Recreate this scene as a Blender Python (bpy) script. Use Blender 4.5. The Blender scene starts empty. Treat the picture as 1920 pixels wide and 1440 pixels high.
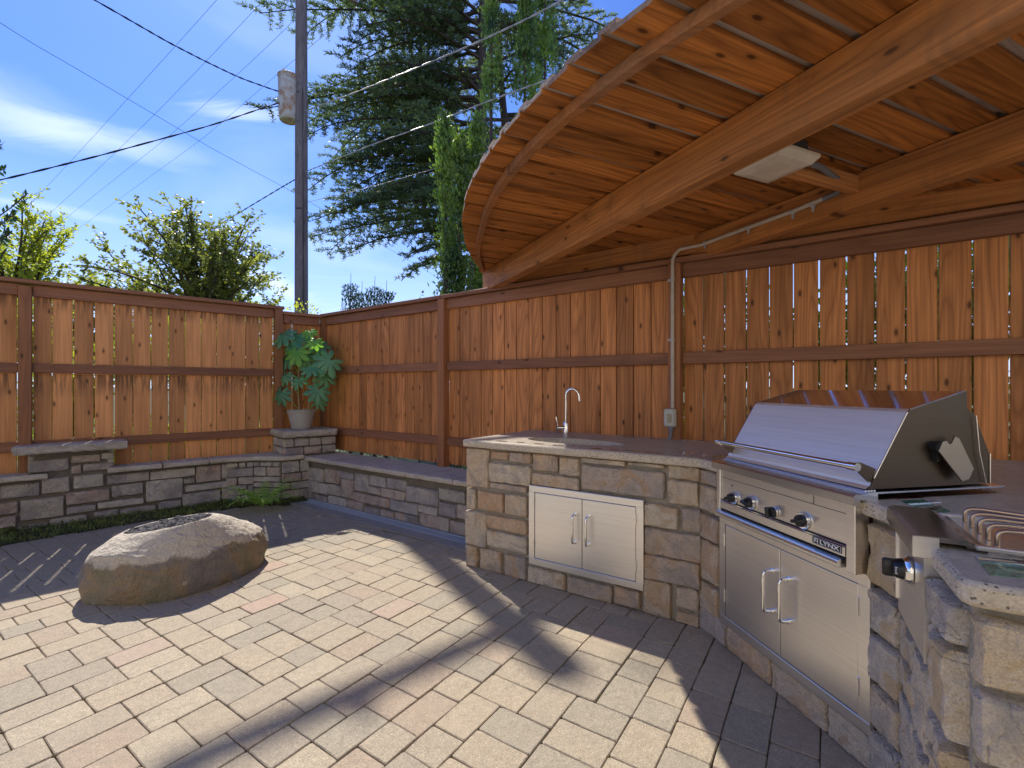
import bpy, bmesh, math, random
from mathutils import Vector, Matrix, noise
R = math.radians
random.seed(7)
F = 882.0; HY = 726.0; H = 1.28          # focal length in px of a 1920 px wide frame, horizon row, eye height
sc = bpy.context.scene
col = sc.collection

# ------------------------------------------------------------------ camera
cam_d = bpy.data.cameras.new('camera'); cam = bpy.data.objects.new('camera', cam_d); col.objects.link(cam)
cam.location = (0, 0, H); cam.rotation_euler = (R(90), 0, 0)
cam_d.sensor_width = 36; cam_d.lens = 36 * F / 1920; cam_d.shift_y = (HY - 720) / 1920
cam_d.clip_start = 0.05; cam_d.clip_end = 2000
sc.camera = cam
# ------------------------------------------------------------------ sky, sun, exposure
SUN_AZ = R(-30.0)       # from +Y, negative is towards -X
SUN_EL = R(48.0)
W = bpy.data.worlds.new('World'); sc.world = W; W.use_nodes = True
nt = W.node_tree; nt.nodes.clear()
N = nt.nodes.new; L = nt.links.new
wo = N('ShaderNodeOutputWorld'); bg = N('ShaderNodeBackground'); L(bg.outputs[0], wo.inputs[0])
sky = N('ShaderNodeTexSky'); sky.sky_type = 'NISHITA'; sky.sun_disc = False
sky.sun_elevation = SUN_EL; sky.sun_rotation = SUN_AZ
sky.air_density = 1.0; sky.dust_density = 0.3; sky.ozone_density = 3.0
tcw = N('ShaderNodeTexCoord')
sep = N('ShaderNodeSeparateXYZ'); L(tcw.outputs['Generated'], sep.inputs[0])
mz = N('ShaderNodeMath'); mz.operation = 'MAXIMUM'; mz.inputs[1].default_value = 0.06; L(sep.outputs[2], mz.inputs[0])
dx = N('ShaderNodeMath'); dx.operation = 'DIVIDE'; L(sep.outputs[0], dx.inputs[0]); L(mz.outputs[0], dx.inputs[1])
dy = N('ShaderNodeMath'); dy.operation = 'DIVIDE'; L(sep.outputs[1], dy.inputs[0]); L(mz.outputs[0], dy.inputs[1])
cv = N('ShaderNodeCombineXYZ'); L(dx.outputs[0], cv.inputs[0]); L(dy.outputs[0], cv.inputs[1])
mp = N('ShaderNodeMapping'); mp.inputs['Scale'].default_value = (0.55, 0.85, 1); mp.inputs['Rotation'].default_value = (0, 0, R(25)); mp.inputs['Location'].default_value = (0.35, 0.9, 0)
L(cv.outputs[0], mp.inputs[0])
n1 = N('ShaderNodeTexNoise'); n1.inputs['Scale'].default_value = 1.1; n1.inputs['Detail'].default_value = 5; n1.inputs['Roughness'].default_value = 0.5; n1.inputs['Distortion'].default_value = 0.6
L(mp.outputs[0], n1.inputs[0])
cr = N('ShaderNodeValToRGB'); cr.color_ramp.elements[0].position = 0.50; cr.color_ramp.elements[0].color = (0, 0, 0, 1)
cr.color_ramp.elements[1].position = 0.78; cr.color_ramp.elements[1].color = (1, 1, 1, 1); L(n1.outputs[0], cr.inputs[0])
acc = N('ShaderNodeMath'); acc.operation = 'MULTIPLY'; acc.inputs[1].default_value = 0.22; L(cr.outputs[0], acc.inputs[0]); acc = acc.outputs[0]
n2 = N('ShaderNodeTexNoise'); n2.inputs['Scale'].default_value = 3.2; n2.inputs['Detail'].default_value = 6; n2.inputs['Roughness'].default_value = .6; n2.inputs['Distortion'].default_value = .8; L(mp.outputs[0], n2.inputs[0])
wv = N('ShaderNodeMixRGB'); wv.blend_type = 'LINEAR_LIGHT'; wv.inputs[0].default_value = .22; L(cv.outputs[0], wv.inputs[1]); L(n2.outputs['Color'], wv.inputs[2])
# wisps of cirrus: centre (x/z, y/z), heading, half length, half width, strength
for (cx_, cy_, an_, hl_, hw_, st_) in ((-1.78, 1.80, 34, .50, .24, .50), (-.96, 1.67, 10, .19, .08, .40), (-2.0, 1.50, 60, .6, .40, .32), (-2.3, 4.6, 100, 1.2, .22, .45), (-2.6, 2.6, 40, .5, .12, .25), (-.4, 6.0, 170, 2.2, .5, .5), (.8, -1.2, 30, 1.0, .4, .5), (1.8, 1.0, 120, .9, .3, .4)):
    sb_ = N('ShaderNodeVectorMath'); sb_.operation = 'SUBTRACT'; L(wv.outputs[0], sb_.inputs[0]); sb_.inputs[1].default_value = (cx_, cy_, 0)
    ro_ = N('ShaderNodeVectorRotate'); ro_.rotation_type = 'Z_AXIS'; ro_.inputs['Angle'].default_value = -R(an_); L(sb_.outputs[0], ro_.inputs['Vector'])
    sc_ = N('ShaderNodeVectorMath'); sc_.operation = 'MULTIPLY'; sc_.inputs[1].default_value = (1 / hl_, 1 / hw_, 0); L(ro_.outputs[0], sc_.inputs[0])
    le_ = N('ShaderNodeVectorMath'); le_.operation = 'LENGTH'; L(sc_.outputs[0], le_.inputs[0])
    mr_ = N('ShaderNodeMapRange'); mr_.interpolation_type = 'SMOOTHSTEP'; mr_.inputs[1].default_value = 1.25; mr_.inputs[2].default_value = 0.0; mr_.inputs[3].default_value = 0; mr_.inputs[4].default_value = st_; L(le_.outputs['Value'], mr_.inputs[0])
    ad_ = N('ShaderNodeMath'); ad_.operation = 'MAXIMUM'; L(acc, ad_.inputs[0]); L(mr_.outputs[0], ad_.inputs[1]); acc = ad_.outputs[0]
tint = N('ShaderNodeMixRGB'); tint.blend_type = 'MULTIPLY'; tint.inputs[0].default_value = 1.0
tint.inputs[2].default_value = (0.20, 0.288, 0.50, 1); L(sky.outputs[0], tint.inputs[1])
hz_ = N('ShaderNodeMapRange'); hz_.interpolation_type = 'SMOOTHSTEP'; hz_.inputs[1].default_value = .42; hz_.inputs[2].default_value = -.02; hz_.inputs[3].default_value = 0; hz_.inputs[4].default_value = .75; L(sep.outputs[2], hz_.inputs[0])
low = N('ShaderNodeMixRGB'); low.inputs[2].default_value = (2.35, 2.8, 3.6, 1); L(hz_.outputs[0], low.inputs[0]); L(tint.outputs[0], low.inputs[1])
mx = N('ShaderNodeMixRGB'); mx.inputs[2].default_value = (3.3, 3.6, 4.2, 1); L(acc, mx.inputs[0]); L(low.outputs[0], mx.inputs[1])
L(mx.outputs[0], bg.inputs[0]); bg.inputs[1].default_value = 0.12
sd = bpy.data.lights.new('sun', 'SUN'); sun = bpy.data.objects.new('sun', sd); col.objects.link(sun)
sd.energy = 2.0; sd.angle = R(0.53); sd.color = (1.0, 0.93, 0.82)
sdir = Vector((math.sin(SUN_AZ) * math.cos(SUN_EL), math.cos(SUN_AZ) * math.cos(SUN_EL), math.sin(SUN_EL)))
sun.rotation_euler = sdir.to_track_quat('Z', 'Y').to_euler(); sun.location = sdir * 60
sc.view_settings.view_transform = 'Standard'; sc.view_settings.look = 'None'
sc.view_settings.gamma = 1.0; sc.view_settings.use_curve_mapping = False
sc.view_settings.exposure = 1.72

# ================================================================== helpers
class MB:
    def __init__(s): s.v = []; s.f = []
    def add(s, vs, fs):
        o = len(s.v); s.v += [tuple(p) for p in vs]; s.f += [tuple(i + o for i in f) for f in fs]
    def box(s, c, sz, M=None, bev=0.0):
        """box centred at c with full sizes sz, M a 3x3 of axes; chamfered edges if bev"""
        M = M or Matrix.Identity(3); c = Vector(c)
        hx, hy, hz = [a / 2 for a in sz]
        if bev <= 0:
            P = [(x, y, z) for x in (-hx, hx) for y in (-hy, hy) for z in (-hz, hz)]
            s.add([c + M @ Vector(p) for p in P], [(0,1,3,2),(4,6,7,5),(0,4,5,1),(2,3,7,6),(0,2,6,4),(1,5,7,3)])
        else:
            b = min(bev, hx * .9, hy * .9, hz * .9)
            def ring(z, i):
                x, y = hx - i, hy - i
                return [(-x + b, -y, z), (x - b, -y, z), (x, -y + b, z), (x, y - b, z), (x - b, y, z), (-x + b, y, z), (-x, y - b, z), (-x, -y + b, z)]
            P = ring(-hz, b * .7) + ring(-hz + b, 0) + ring(hz - b, 0) + ring(hz, b * .7)
            fs = [tuple(range(7, -1, -1)), tuple(range(24, 32))]
            for r in range(3):
                for i in range(8):
                    j = (i + 1) % 8; fs.append((r * 8 + i, r * 8 + j, r * 8 + 8 + j, r * 8 + 8 + i))
            s.add([c + M @ Vector(p) for p in P], fs)
    def prism(s, poly, z0, z1):
        n = len(poly)
        s.add([(x, y, z0) for x, y in poly] + [(x, y, z1) for x, y in poly],
              [tuple(range(n - 1, -1, -1)), tuple(range(n, 2 * n))] + [(i, (i + 1) % n, n + (i + 1) % n, n + i) for i in range(n)])
    def extr(s, prof, a, b):
        """profile list of 3D points a-end, moved by vector (b) """
        n = len(prof); b = Vector(b)
        s.add([Vector(p) for p in prof] + [Vector(p) + b for p in prof],
              [tuple(range(n - 1, -1, -1)), tuple(range(n, 2 * n))] + [(i, (i + 1) % n, n + (i + 1) % n, n + i) for i in range(n)])
    def tube(s, path, r, n=8, cap=True):
        path = [Vector(p) for p in path]; m = len(path)
        rs = r if isinstance(r, (list, tuple)) else [r] * m
        o = len(s.v); up = None
        for i, p in enumerate(path):
            t = (path[min(i + 1, m - 1)] - path[max(i - 1, 0)]).normalized()
            if up is None: up = t.orthogonal().normalized()
            else:
                up = (up - t * up.dot(t)); up = up.normalized() if up.length > 1e-6 else t.orthogonal().normalized()
            w = t.cross(up)
            for k in range(n):
                a = 2 * math.pi * k / n
                s.v.append(tuple(p + (up * math.cos(a) + w * math.sin(a)) * rs[i]))
        for i in range(m - 1):
            for k in range(n):
                k2 = (k + 1) % n
                s.f.append((o + i * n + k, o + i * n + k2, o + (i + 1) * n + k2, o + (i + 1) * n + k))
        if cap:
            s.f.append(tuple(o + k for k in range(n - 1, -1, -1))); s.f.append(tuple(o + (m - 1) * n + k for k in range(n)))
    def lathe(s, prof, c, ax=(0, 0, 1), n=32):
        ax = Vector(ax).normalized(); u = ax.orthogonal().normalized(); w = ax.cross(u); c = Vector(c); o = len(s.v)
        for r, h in prof:
            for k in range(n):
                a = 2 * math.pi * k / n
                s.v.append(tuple(c + ax * h + (u * math.cos(a) + w * math.sin(a)) * r))
        for i in range(len(prof) - 1):
            for k in range(n):
                k2 = (k + 1) % n
                s.f.append((o + i * n + k, o + i * n + k2, o + (i + 1) * n + k2, o + (i + 1) * n + k))
        if prof[0][0] > 1e-4: s.f.append(tuple(o + k for k in range(n - 1, -1, -1)))
        if prof[-1][0] > 1e-4: s.f.append(tuple(o + (len(prof) - 1) * n + k for k in range(n)))
    def mesh(s, name, mat, smooth=False):
        me = bpy.data.meshes.new(name); me.from_pydata(s.v, [], s.f); me.update()
        if mat: me.materials.append(mat)
        if smooth:
            me.polygons.foreach_set('use_smooth', [True] * len(me.polygons))
            if smooth != 'all':
                try: me.set_sharp_from_angle(angle=R(40))
                except Exception: pass
        return me

def link(o, parent=None):
    col.objects.link(o)
    if parent is not None:
        o.parent = parent; o.matrix_parent_inverse = Matrix.Translation(parent.location).inverted() if not parent.parent else \
            (Matrix.Translation(parent.location) if False else Matrix.Identity(4))
    return o
def WM(o):  # world matrix of an object made here (parents are only translated things)
    m = o.matrix_basis.copy()
    if o.parent: m = WM(o.parent) @ o.matrix_parent_inverse @ m
    return m
def put(name, me, parent=None, M=None):
    o = bpy.data.objects.new(name, me); col.objects.link(o)
    if M is not None: o.matrix_basis = M
    if parent is not None:
        o.parent = parent; o.matrix_parent_inverse = WM(parent).inverted()
    return o
def build(name, mb, mat, parent=None, smooth=False):
    return put(name, mb.mesh(name, mat, smooth), parent)
def tag(o, label=None, cat=None, group=None, kind=None):
    if label: o['label'] = label
    if cat: o['category'] = cat
    if group: o['group'] = group
    if kind: o['kind'] = kind
    return o
def thing(name, loc, label, cat, group=None):
    o = bpy.data.objects.new(name, None); col.objects.link(o); o.location = loc; o.empty_display_size = .1
    return tag(o, label, cat, group)

# ---- geometry from the picture: a vertical plane and the pixel that looks at it
class Plane:
    def __init__(s, O, d):
        s.O = Vector((O[0], O[1])); s.d = Vector((d[0], d[1])).normalized()
        n = Vector((s.d.y, -s.d.x)); s.n = n if n.dot(-s.O) > 0 else -n     # faces the camera side
    def off(s, o): return Plane(s.O + s.n * o, s.d)
    def s_at(s, px):
        k = (px - 960) / F; return (k * s.O.y - s.O.x) / (s.d.x - k * s.d.y)
    def P(s, t, o=0.0, z=0.0):
        p = s.O + s.d * t + s.n * o; return Vector((p.x, p.y, z))
    def sz(s, px, py):
        t = s.s_at(px); Y = s.O.y + s.d.y * t; return t, H - (py - HY) / F * Y
    def M3(s):  # local x along d, y outwards, z up
        return Matrix(((s.d.x, s.n.x, 0), (s.d.y, s.n.y, 0), (0, 0, 1)))
def gp(px, py, z=0.0):
    Y = (H - z) * F / (py - HY); return Vector(((px - 960) / F * Y, Y, z))
def at(px, py, Y): return Vector(((px - 960) / F * Y, Y, H - (py - HY) / F * Y))

# ================================================================== materials
def newmat(name):
    m = bpy.data.materials.new(name); m.use_nodes = True
    nt = m.node_tree; b = nt.nodes['Principled BSDF']; return m, nt, b
def nd(nt, t, **kw):
    n = nt.nodes.new(t)
    for k, v in kw.items():
        if k in n.inputs.keys() if hasattr(n.inputs, 'keys') else False: n.inputs[k].default_value = v
        else: setattr(n, k, v)
    return n
def ramp(nt, inp, pts):
    r = nt.nodes.new('ShaderNodeValToRGB'); e = r.color_ramp.elements
    while len(e) < len(pts): e.new(0.5)
    for i, (p, c) in enumerate(pts):
        e[i].position = p; e[i].color = (c[0], c[1], c[2], 1) if hasattr(c, '__len__') else (c, c, c, 1)
    nt.links.new(inp, r.inputs[0]); return r
def noise_n(nt, vec, scale, detail=3, rough=.55, dist=0.0):
    n = nt.nodes.new('ShaderNodeTexNoise'); n.inputs['Scale'].default_value = scale; n.inputs['Detail'].default_value = detail
    n.inputs['Roughness'].default_value = rough; n.inputs['Distortion'].default_value = dist
    nt.links.new(vec, n.inputs['Vector']); return n
def mathn(nt, op, a, b=None, c=None):
    m = nt.nodes.new('ShaderNodeMath'); m.operation = op
    for i, x in enumerate((a, b, c)):
        if x is None: continue
        if isinstance(x, (int, float)): m.inputs[i].default_value = x
        else: nt.links.new(x, m.inputs[i])
    return m.outputs[0]
def mix(nt, fac, a, b, mode='MIX'):
    m = nt.nodes.new('ShaderNodeMixRGB'); m.blend_type = mode
    for i, x in ((0, fac), (1, a), (2, b)):
        if isinstance(x, (int, float)): m.inputs[i].default_value = x if i == 0 else (x, x, x, 1)
        elif isinstance(x, (tuple, list)): m.inputs[i].default_value = (x[0], x[1], x[2], 1)
        else: nt.links.new(x, m.inputs[i])
    return m.outputs[0]
def bump(nt, b, h, strength=.3, dist=.01):
    bn = nt.nodes.new('ShaderNodeBump'); bn.inputs['Strength'].default_value = strength; bn.inputs['Distance'].default_value = dist
    nt.links.new(h, bn.inputs['Height']); nt.links.new(bn.outputs[0], b.inputs['Normal'])
def coords(nt, scale=(1, 1, 1), rnd=True):
    tc = nt.nodes.new('ShaderNodeTexCoord'); v = tc.outputs['Object']
    mp = nt.nodes.new('ShaderNodeMapping'); mp.inputs['Scale'].default_value = scale; nt.links.new(v, mp.inputs[0]); r = None
    if rnd:
        oi = nt.nodes.new('ShaderNodeObjectInfo'); r = oi.outputs['Random']
        cb = nt.nodes.new('ShaderNodeCombineXYZ')
        for i, k in enumerate((17.3, 41.7, 29.1)): nt.links.new(mathn(nt, 'MULTIPLY', r, k), cb.inputs[i])
        nt.links.new(cb.outputs[0], mp.inputs['Location'])
    return mp.outputs[0], r, v

def wood(name, light, dark, rough=.6, knots=.55, val=(.78, 1.15), stain=None, grey=0.0, contrast=1.0, ring=15.0, drips=False):
    m, nt, b = newmat(name)
    v, r, raw = coords(nt, (.085, 1, 1))
    n1 = noise_n(nt, v, 5.5, 1.5, .45, .12)
    rg = mathn(nt, 'PINGPONG', mathn(nt, 'MULTIPLY', n1.outputs[0], ring), .5)
    rg = ramp(nt, rg, [(0.0, .85), (.14, .4), (.5, 0.0)]).outputs[0]
    v2, _, _ = coords(nt, (1.6, 90, 90))
    n2 = noise_n(nt, v2, 1.0, 3, .6)
    n3 = noise_n(nt, v, 9, 3, .6)
    base = mix(nt, ramp(nt, n2.outputs[0], [(.36, 0.0), (.62, 1.0)]).outputs[0], light, [a * .58 + c * .42 for a, c in zip(light, dark)])
    base = mix(nt, mathn(nt, 'MULTIPLY', rg, .66 * contrast), base, dark)
    blot = ramp(nt, n3.outputs[0], [(.35, 1.12), (.5, 1.0), (.68, .62)]).outputs[0]
    base = mix(nt, .75 * contrast, base, blot, 'MULTIPLY')
    # knots
    vk, _, _ = coords(nt, (3.1, 7.4, .02))
    vo = nt.nodes.new('ShaderNodeTexVoronoi'); vo.voronoi_dimensions = '2D'; vo.inputs['Scale'].default_value = 1.0; nt.links.new(vk, vo.inputs[0])
    rn = mathn(nt, 'GREATER_THAN', nt_sep(nt, vo.outputs['Color'], 0), 1 - knots)
    kd = mathn(nt, 'ADD', vo.outputs['Distance'], mathn(nt, 'MULTIPLY', n2.outputs[0], .03))
    kn = ramp(nt, kd, [(.045, 1.0), (.07, .85), (.085, .3), (.15, 0.0)]).outputs[0]
    kn = mathn(nt, 'MULTIPLY', kn, rn)
    base = mix(nt, mathn(nt, 'MULTIPLY', kn, .85), base, [c * .28 for c in dark])
    if stain:
        sx = nt.nodes.new('ShaderNodeSeparateXYZ'); nt.links.new(raw, sx.inputs[0])
        vs, _, _ = coords(nt, (3.0, 38, 1)); ns = noise_n(nt, vs, 1.0, 2, .6)
        tot = None
        for x0, wd in stain:
            a = mathn(nt, 'SUBTRACT', x0, sx.outputs[0])        # distance under the rail
            a = mathn(nt, 'DIVIDE', a, wd)
            g = ramp(nt, a, [(0.0, 0.0), (.02, 1.0), (.45, .75), (1.0, 0.0)]).outputs[0]
            tot = g if tot is None else mathn(nt, 'MAXIMUM', tot, g)
        st = mathn(nt, 'MULTIPLY', tot, ramp(nt, ns.outputs[0], [(.42, 0.0), (.6, 1.0)]).outputs[0])
        base = mix(nt, mathn(nt, 'MULTIPLY', st, .75), base, (.055, .025, .018))
    if grey:
        ng = noise_n(nt, v, 3.0, 3, .6)
        base = mix(nt, mathn(nt, 'MULTIPLY', ramp(nt, ng.outputs[0], [(.4, 0.0), (.65, 1.0)]).outputs[0], grey), base, (.19, .16, .14))
    if drips:
        vd, _, _ = coords(nt, (15, .9, .9)); ndp = noise_n(nt, vd, 1.0, 3, .6)
        sy = nt.nodes.new('ShaderNodeSeparateXYZ'); nt.links.new(raw, sy.inputs[0])
        hi = ramp(nt, mathn(nt, 'MULTIPLY_ADD', mathn(nt, 'ABSOLUTE', sy.outputs[1]), 5.0, .15), [(.15, .35), (.6, 1.0)]).outputs[0]
        base = mix(nt, mathn(nt, 'MULTIPLY', mathn(nt, 'MULTIPLY', ramp(nt, ndp.outputs[0], [(.55, 0.0), (.72, 1.0)]).outputs[0], hi), .40), base, (.13, .09, .065))
    hv = nt.nodes.new('ShaderNodeHueSaturation'); nt.links.new(base, hv.inputs['Color'])
    mr = nt.nodes.new('ShaderNodeMapRange'); mr.inputs[3].default_value = val[0]; mr.inputs[4].default_value = val[1]
    nt.links.new(r, mr.inputs[0]); nt.links.new(mr.outputs[0], hv.inputs['Value'])
    nt.links.new(hv.outputs[0], b.inputs['Base Color']); b.inputs['Roughness'].default_value = rough
    b.inputs['Specular IOR Level'].default_value = .3
    bump(nt, b, mathn(nt, 'ADD', n2.outputs[0], mathn(nt, 'MULTIPLY', rg, -.5)), .35, .003)
    return m
def nt_sep(nt, c, i):
    s = nt.nodes.new('ShaderNodeSeparateColor'); nt.links.new(c, s.inputs[0]); return s.outputs[i]

def mineral(name, cols, rough=.85, scale=9, speck=None, bstr=.5, bdist=.01, var=.35, fine=180, moss=0.0, rnd=True, patch=None, grain=.5):
    """stone or concrete: palette picked per object, blotches, fine grain, optional aggregate specks"""
    m, nt, b = newmat(name)
    v, r, raw = coords(nt, (1, 1, 1), rnd)
    if rnd and len(cols) > 1:
        k = len(cols); rp = nt.nodes.new('ShaderNodeValToRGB'); e = rp.color_ramp.elements; rp.color_ramp.interpolation = 'CONSTANT'
        while len(e) < k: e.new(.5)
        for i, c in enumerate(cols): e[i].position = i / k; e[i].color = (*c, 1)
        nt.links.new(r, rp.inputs[0]); base = rp.outputs[0]
    else: base = mix(nt, 0.0, cols[0], cols[0])
    n1 = noise_n(nt, v, scale, 7, .66, .6); n2 = noise_n(nt, v, scale * 3.1, 6, .7, .4); n3 = noise_n(nt, v, fine, 2, .6)
    other = cols[-1] if len(cols) > 1 else [c * .7 for c in cols[0]]
    base = mix(nt, mathn(nt, 'MULTIPLY', ramp(nt, n1.outputs[0], [(.42, 0.0), (.62, 1.0)]).outputs[0], var), base, other)
    base = mix(nt, .55, base, ramp(nt, n2.outputs[0], [(.3, .72), (.5, 1.0), (.72, 1.22)]).outputs[0], 'MULTIPLY')
    base = mix(nt, grain, base, ramp(nt, n3.outputs[0], [(.3, .6), (.5, 1.0), (.72, 1.4)]).outputs[0], 'MULTIPLY')
    if speck:
        for sc_, thr, c, amt in speck:
            vo = nt.nodes.new('ShaderNodeTexVoronoi'); vo.inputs['Scale'].default_value = sc_; nt.links.new(v, vo.inputs[0])
            pick = mathn(nt, 'LESS_THAN', nt_sep(nt, vo.outputs['Color'], 0), amt)
            msk = mathn(nt, 'MULTIPLY', mathn(nt, 'LESS_THAN', vo.outputs['Distance'], thr), pick)
            base = mix(nt, mathn(nt, 'MULTIPLY', msk, .85), base, c)
    if moss:
        n4 = noise_n(nt, v, 6, 4, .6)
        base = mix(nt, mathn(nt, 'MULTIPLY', ramp(nt, n4.outputs[0], [(.5, 0.0), (.68, 1.0)]).outputs[0], moss), base, (.07, .075, .025))
    crk = None
    if patch:
        n5 = noise_n(nt, v, scale * .8, 4, .55, .9); n6 = noise_n(nt, v, scale * 1.1, 4, .55, .7)
        base = mix(nt, ramp(nt, n5.outputs[0], [(.53, 0.0), (.60, .6)]).outputs[0], base, patch[0]); 
        base = mix(nt, ramp(nt, n5.outputs[0], [(.38, .55), (.45, 0.0)]).outputs[0], base, patch[1])
        crk = ramp(nt, mathn(nt, 'ABSOLUTE', mathn(nt, 'SUBTRACT', n6.outputs[0], .5)), [(0.0, 1.0), (.012, .5), (.03, 0.0)]).outputs[0]
        base = mix(nt, mathn(nt, 'MULTIPLY', crk, .13), base, [c * .35 for c in patch[1]])
    nt.links.new(base, b.inputs['Base Color']); b.inputs['Roughness'].default_value = rough
    h = mathn(nt, 'ADD', mathn(nt, 'MULTIPLY', n1.outputs[0], 1.1), mathn(nt, 'ADD', n2.outputs[0], mathn(nt, 'MULTIPLY', n3.outputs[0], .25)))
    if crk is not None: h = mathn(nt, 'SUBTRACT', h, mathn(nt, 'MULTIPLY', crk, .16))
    bump(nt, b, h, bstr, bdist)
    return m
def metal(name, c, rough=.3, brushed=None, bstr=.08):
    m, nt, b = newmat(name); b.inputs['Base Color'].default_value = (*c, 1); b.inputs['Metallic'].default_value = 1
    b.inputs['Roughness'].default_value = rough
    if brushed:
        v, r, raw = coords(nt, brushed, False); n = noise_n(nt, v, 1.0, 3, .6)
        v3, _, _ = coords(nt, (1, 1, 1), False); n2 = noise_n(nt, v3, 2.5, 3, .6)
        rr = nt.nodes.new('ShaderNodeMapRange'); rr.inputs[3].default_value = rough - .02; rr.inputs[4].default_value = rough + .05
        nt.links.new(n2.outputs[0], rr.inputs[0]); nt.links.new(rr.outputs[0], b.inputs['Roughness'])
        nt.links.new(mix(nt, .6, c, ramp(nt, n.outputs[0], [(.3, .86), (.7, 1.1)]).outputs[0], 'MULTIPLY'), b.inputs['Base Color'])
        bump(nt, b, n.outputs[0], bstr, .0006)
    return m
def plain(name, c, rough=.5, var=0.0, scale=20, spec=.5):
    m, nt, b = newmat(name); b.inputs['Roughness'].default_value = rough; b.inputs['Specular IOR Level'].default_value = spec
    v, r, raw = coords(nt, (1, 1, 1), False); n = noise_n(nt, v, scale, 3, .6)
    nt.links.new(mix(nt, var, c, ramp(nt, n.outputs[0], [(.3, .6), (.7, 1.3)]).outputs[0], 'MULTIPLY'), b.inputs['Base Color'])
    return m
def leafmat(name, c1, c2, trans=.35, rough=.45, scale=1.2, tcol=None, fine=9.0):
    m, nt, b = newmat(name)
    v, r, raw = coords(nt, (1, 1, 1), False); n = noise_n(nt, v, scale, 2, .6); n2 = noise_n(nt, v, fine, 2, .6)
    f = mathn(nt, 'ADD', mathn(nt, 'MULTIPLY', n.outputs[0], .6), mathn(nt, 'MULTIPLY', n2.outputs[0], .5))
    c = ramp(nt, f, [(.38, c1), (.72, c2)]).outputs[0]
    nt.links.new(c, b.inputs['Base Color']); b.inputs['Roughness'].default_value = rough
    tr = nt.nodes.new('ShaderNodeBsdfTranslucent')
    tc = tcol or (1.5, 1.7, .7)
    nt.links.new(mix(nt, 1.0, c, tc, 'MULTIPLY'), tr.inputs[0])
    ms = nt.nodes.new('ShaderNodeMixShader'); ms.inputs[0].default_value = trans
    out = nt.nodes['Material Output']; nt.links.new(b.outputs[0], ms.inputs[1]); nt.links.new(tr.outputs[0], ms.inputs[2]); nt.links.new(ms.outputs[0], out.inputs[0])
    return m

CED_L = (.70, .295, .10); CED_D = (.25, .085, .028)
M_board = wood('cedar_board', CED_L, CED_D, knots=.5)
M_boardL = wood('cedar_board_weathered', (.76, .355, .135), (.38, .155, .055), knots=.6, stain=[(1.72, .17), (.985, .24)], contrast=.6, ring=6)
M_rail = wood('cedar_rail_dark', (.34, .152, .078), (.16, .068, .04), knots=.2, contrast=.7, val=(.85, 1.1))
M_post = wood('cedar_post', (.42, .18, .078), (.2, .08, .038), knots=.2, contrast=.6)
M_beam = wood('fir_beam', (.60, .245, .07), (.22, .08, .025), drips=True, knots=.35, grey=.14, ring=16, val=(.9, 1.1))
M_roof = wood('roof_board_stained', (.62, .235, .055), (.15, .045, .014), knots=.5, rough=.42, val=(.7, 1.2), contrast=1.1)
M_roofup = wood('roof_board_grey', (.55, .45, .38), (.3, .23, .19), knots=.2, grey=.3)
M_roofend = wood('board_end_weathered', (.34, .24, .17), (.16, .1, .07), knots=0, grey=.4)
M_stoneW = mineral('ledge_stone_warm', [(.62, .50, .36), (.66, .56, .42), (.55, .34, .20), (.50, .40, .31), (.62, .42, .26), (.45, .38, .33), (.56, .48, .37), (.60, .47, .33)], scale=7, bstr=1.0, bdist=.022, var=.5, patch=((.52, .33, .17), (.34, .30, .27)))
M_stoneC = mineral('ledge_stone_cool', [(.50, .43, .36), (.40, .365, .36), (.52, .40, .33), (.34, .30, .30), (.60, .54, .47), (.47, .34, .27), (.45, .41, .36)], scale=8, bstr=1.0, bdist=.022, var=.55, moss=.3, patch=((.52, .46, .38), (.26, .22, .22)))
M_stoneN = mineral('ledge_stone_pale', [(.64, .55, .42), (.56, .49, .38), (.64, .50, .33), (.58, .50, .40)], scale=6, bstr=1.0, bdist=.024, var=.5, patch=((.56, .38, .17), (.36, .33, .31)))
M_mortarW = mineral('mortar_grey', [(.36, .325, .27)], scale=25, rough=.95, rnd=False)
M_mortarC = mineral('mortar_dark', [(.17, .145, .12)], scale=25, rough=.95, rnd=False, moss=.3)
M_cap = mineral('cap_stone', [(.50, .44, .36), (.45, .40, .335), (.52, .455, .37)], scale=14, bstr=.9, bdist=.012, var=.3, fine=120, moss=.2)
M_paver = mineral('paver_concrete', [(.375, .305, .215), (.35, .29, .21), (.385, .315, .22), (.315, .265, .197), (.36, .295, .21), (.395, .33, .235), (.35, .273, .197), (.31, .268, .20)], scale=11, bstr=.9, bdist=.005, var=.35, fine=240, grain=.85,
                  speck=[(95, .18, (.62, .56, .48), .13), (120, .16, (.2, .17, .14), .12)])
M_paverR = mineral('paver_concrete_pink', [(.38, .275, .205), (.37, .285, .215)], scale=11, bstr=.6, bdist=.004, var=.25, fine=230, speck=[(95, .18, (.62, .56, .48), .13)])
M_sand = mineral('joint_sand', [(.22, .155, .09)], scale=40, rough=1, rnd=False, moss=.5)
M_conc = mineral('drain_concrete', [(.30, .275, .25)], scale=20, rough=.9, rnd=False)
M_top = mineral('countertop_polished', [(.42, .37, .30)], scale=6, rough=.42, rnd=False, bstr=.08, bdist=.002, fine=90, speck=[(150, .2, (.09, .085, .08), .25), (170, .18, (.4, .36, .3), .12)])
M_edge = mineral('countertop_edge_aggregate', [(.55, .47, .36)], scale=12, rough=.7, rnd=False, bstr=.4, bdist=.004, fine=150,
                 speck=[(105, .30, (.06, .055, .06), .32), (90, .28, (.62, .5, .34), .14), (130, .25, (.22, .17, .13), .25)])
M_ss = metal('stainless_brushed', (.84, .815, .78), .33, (2, 2, 260))
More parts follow.
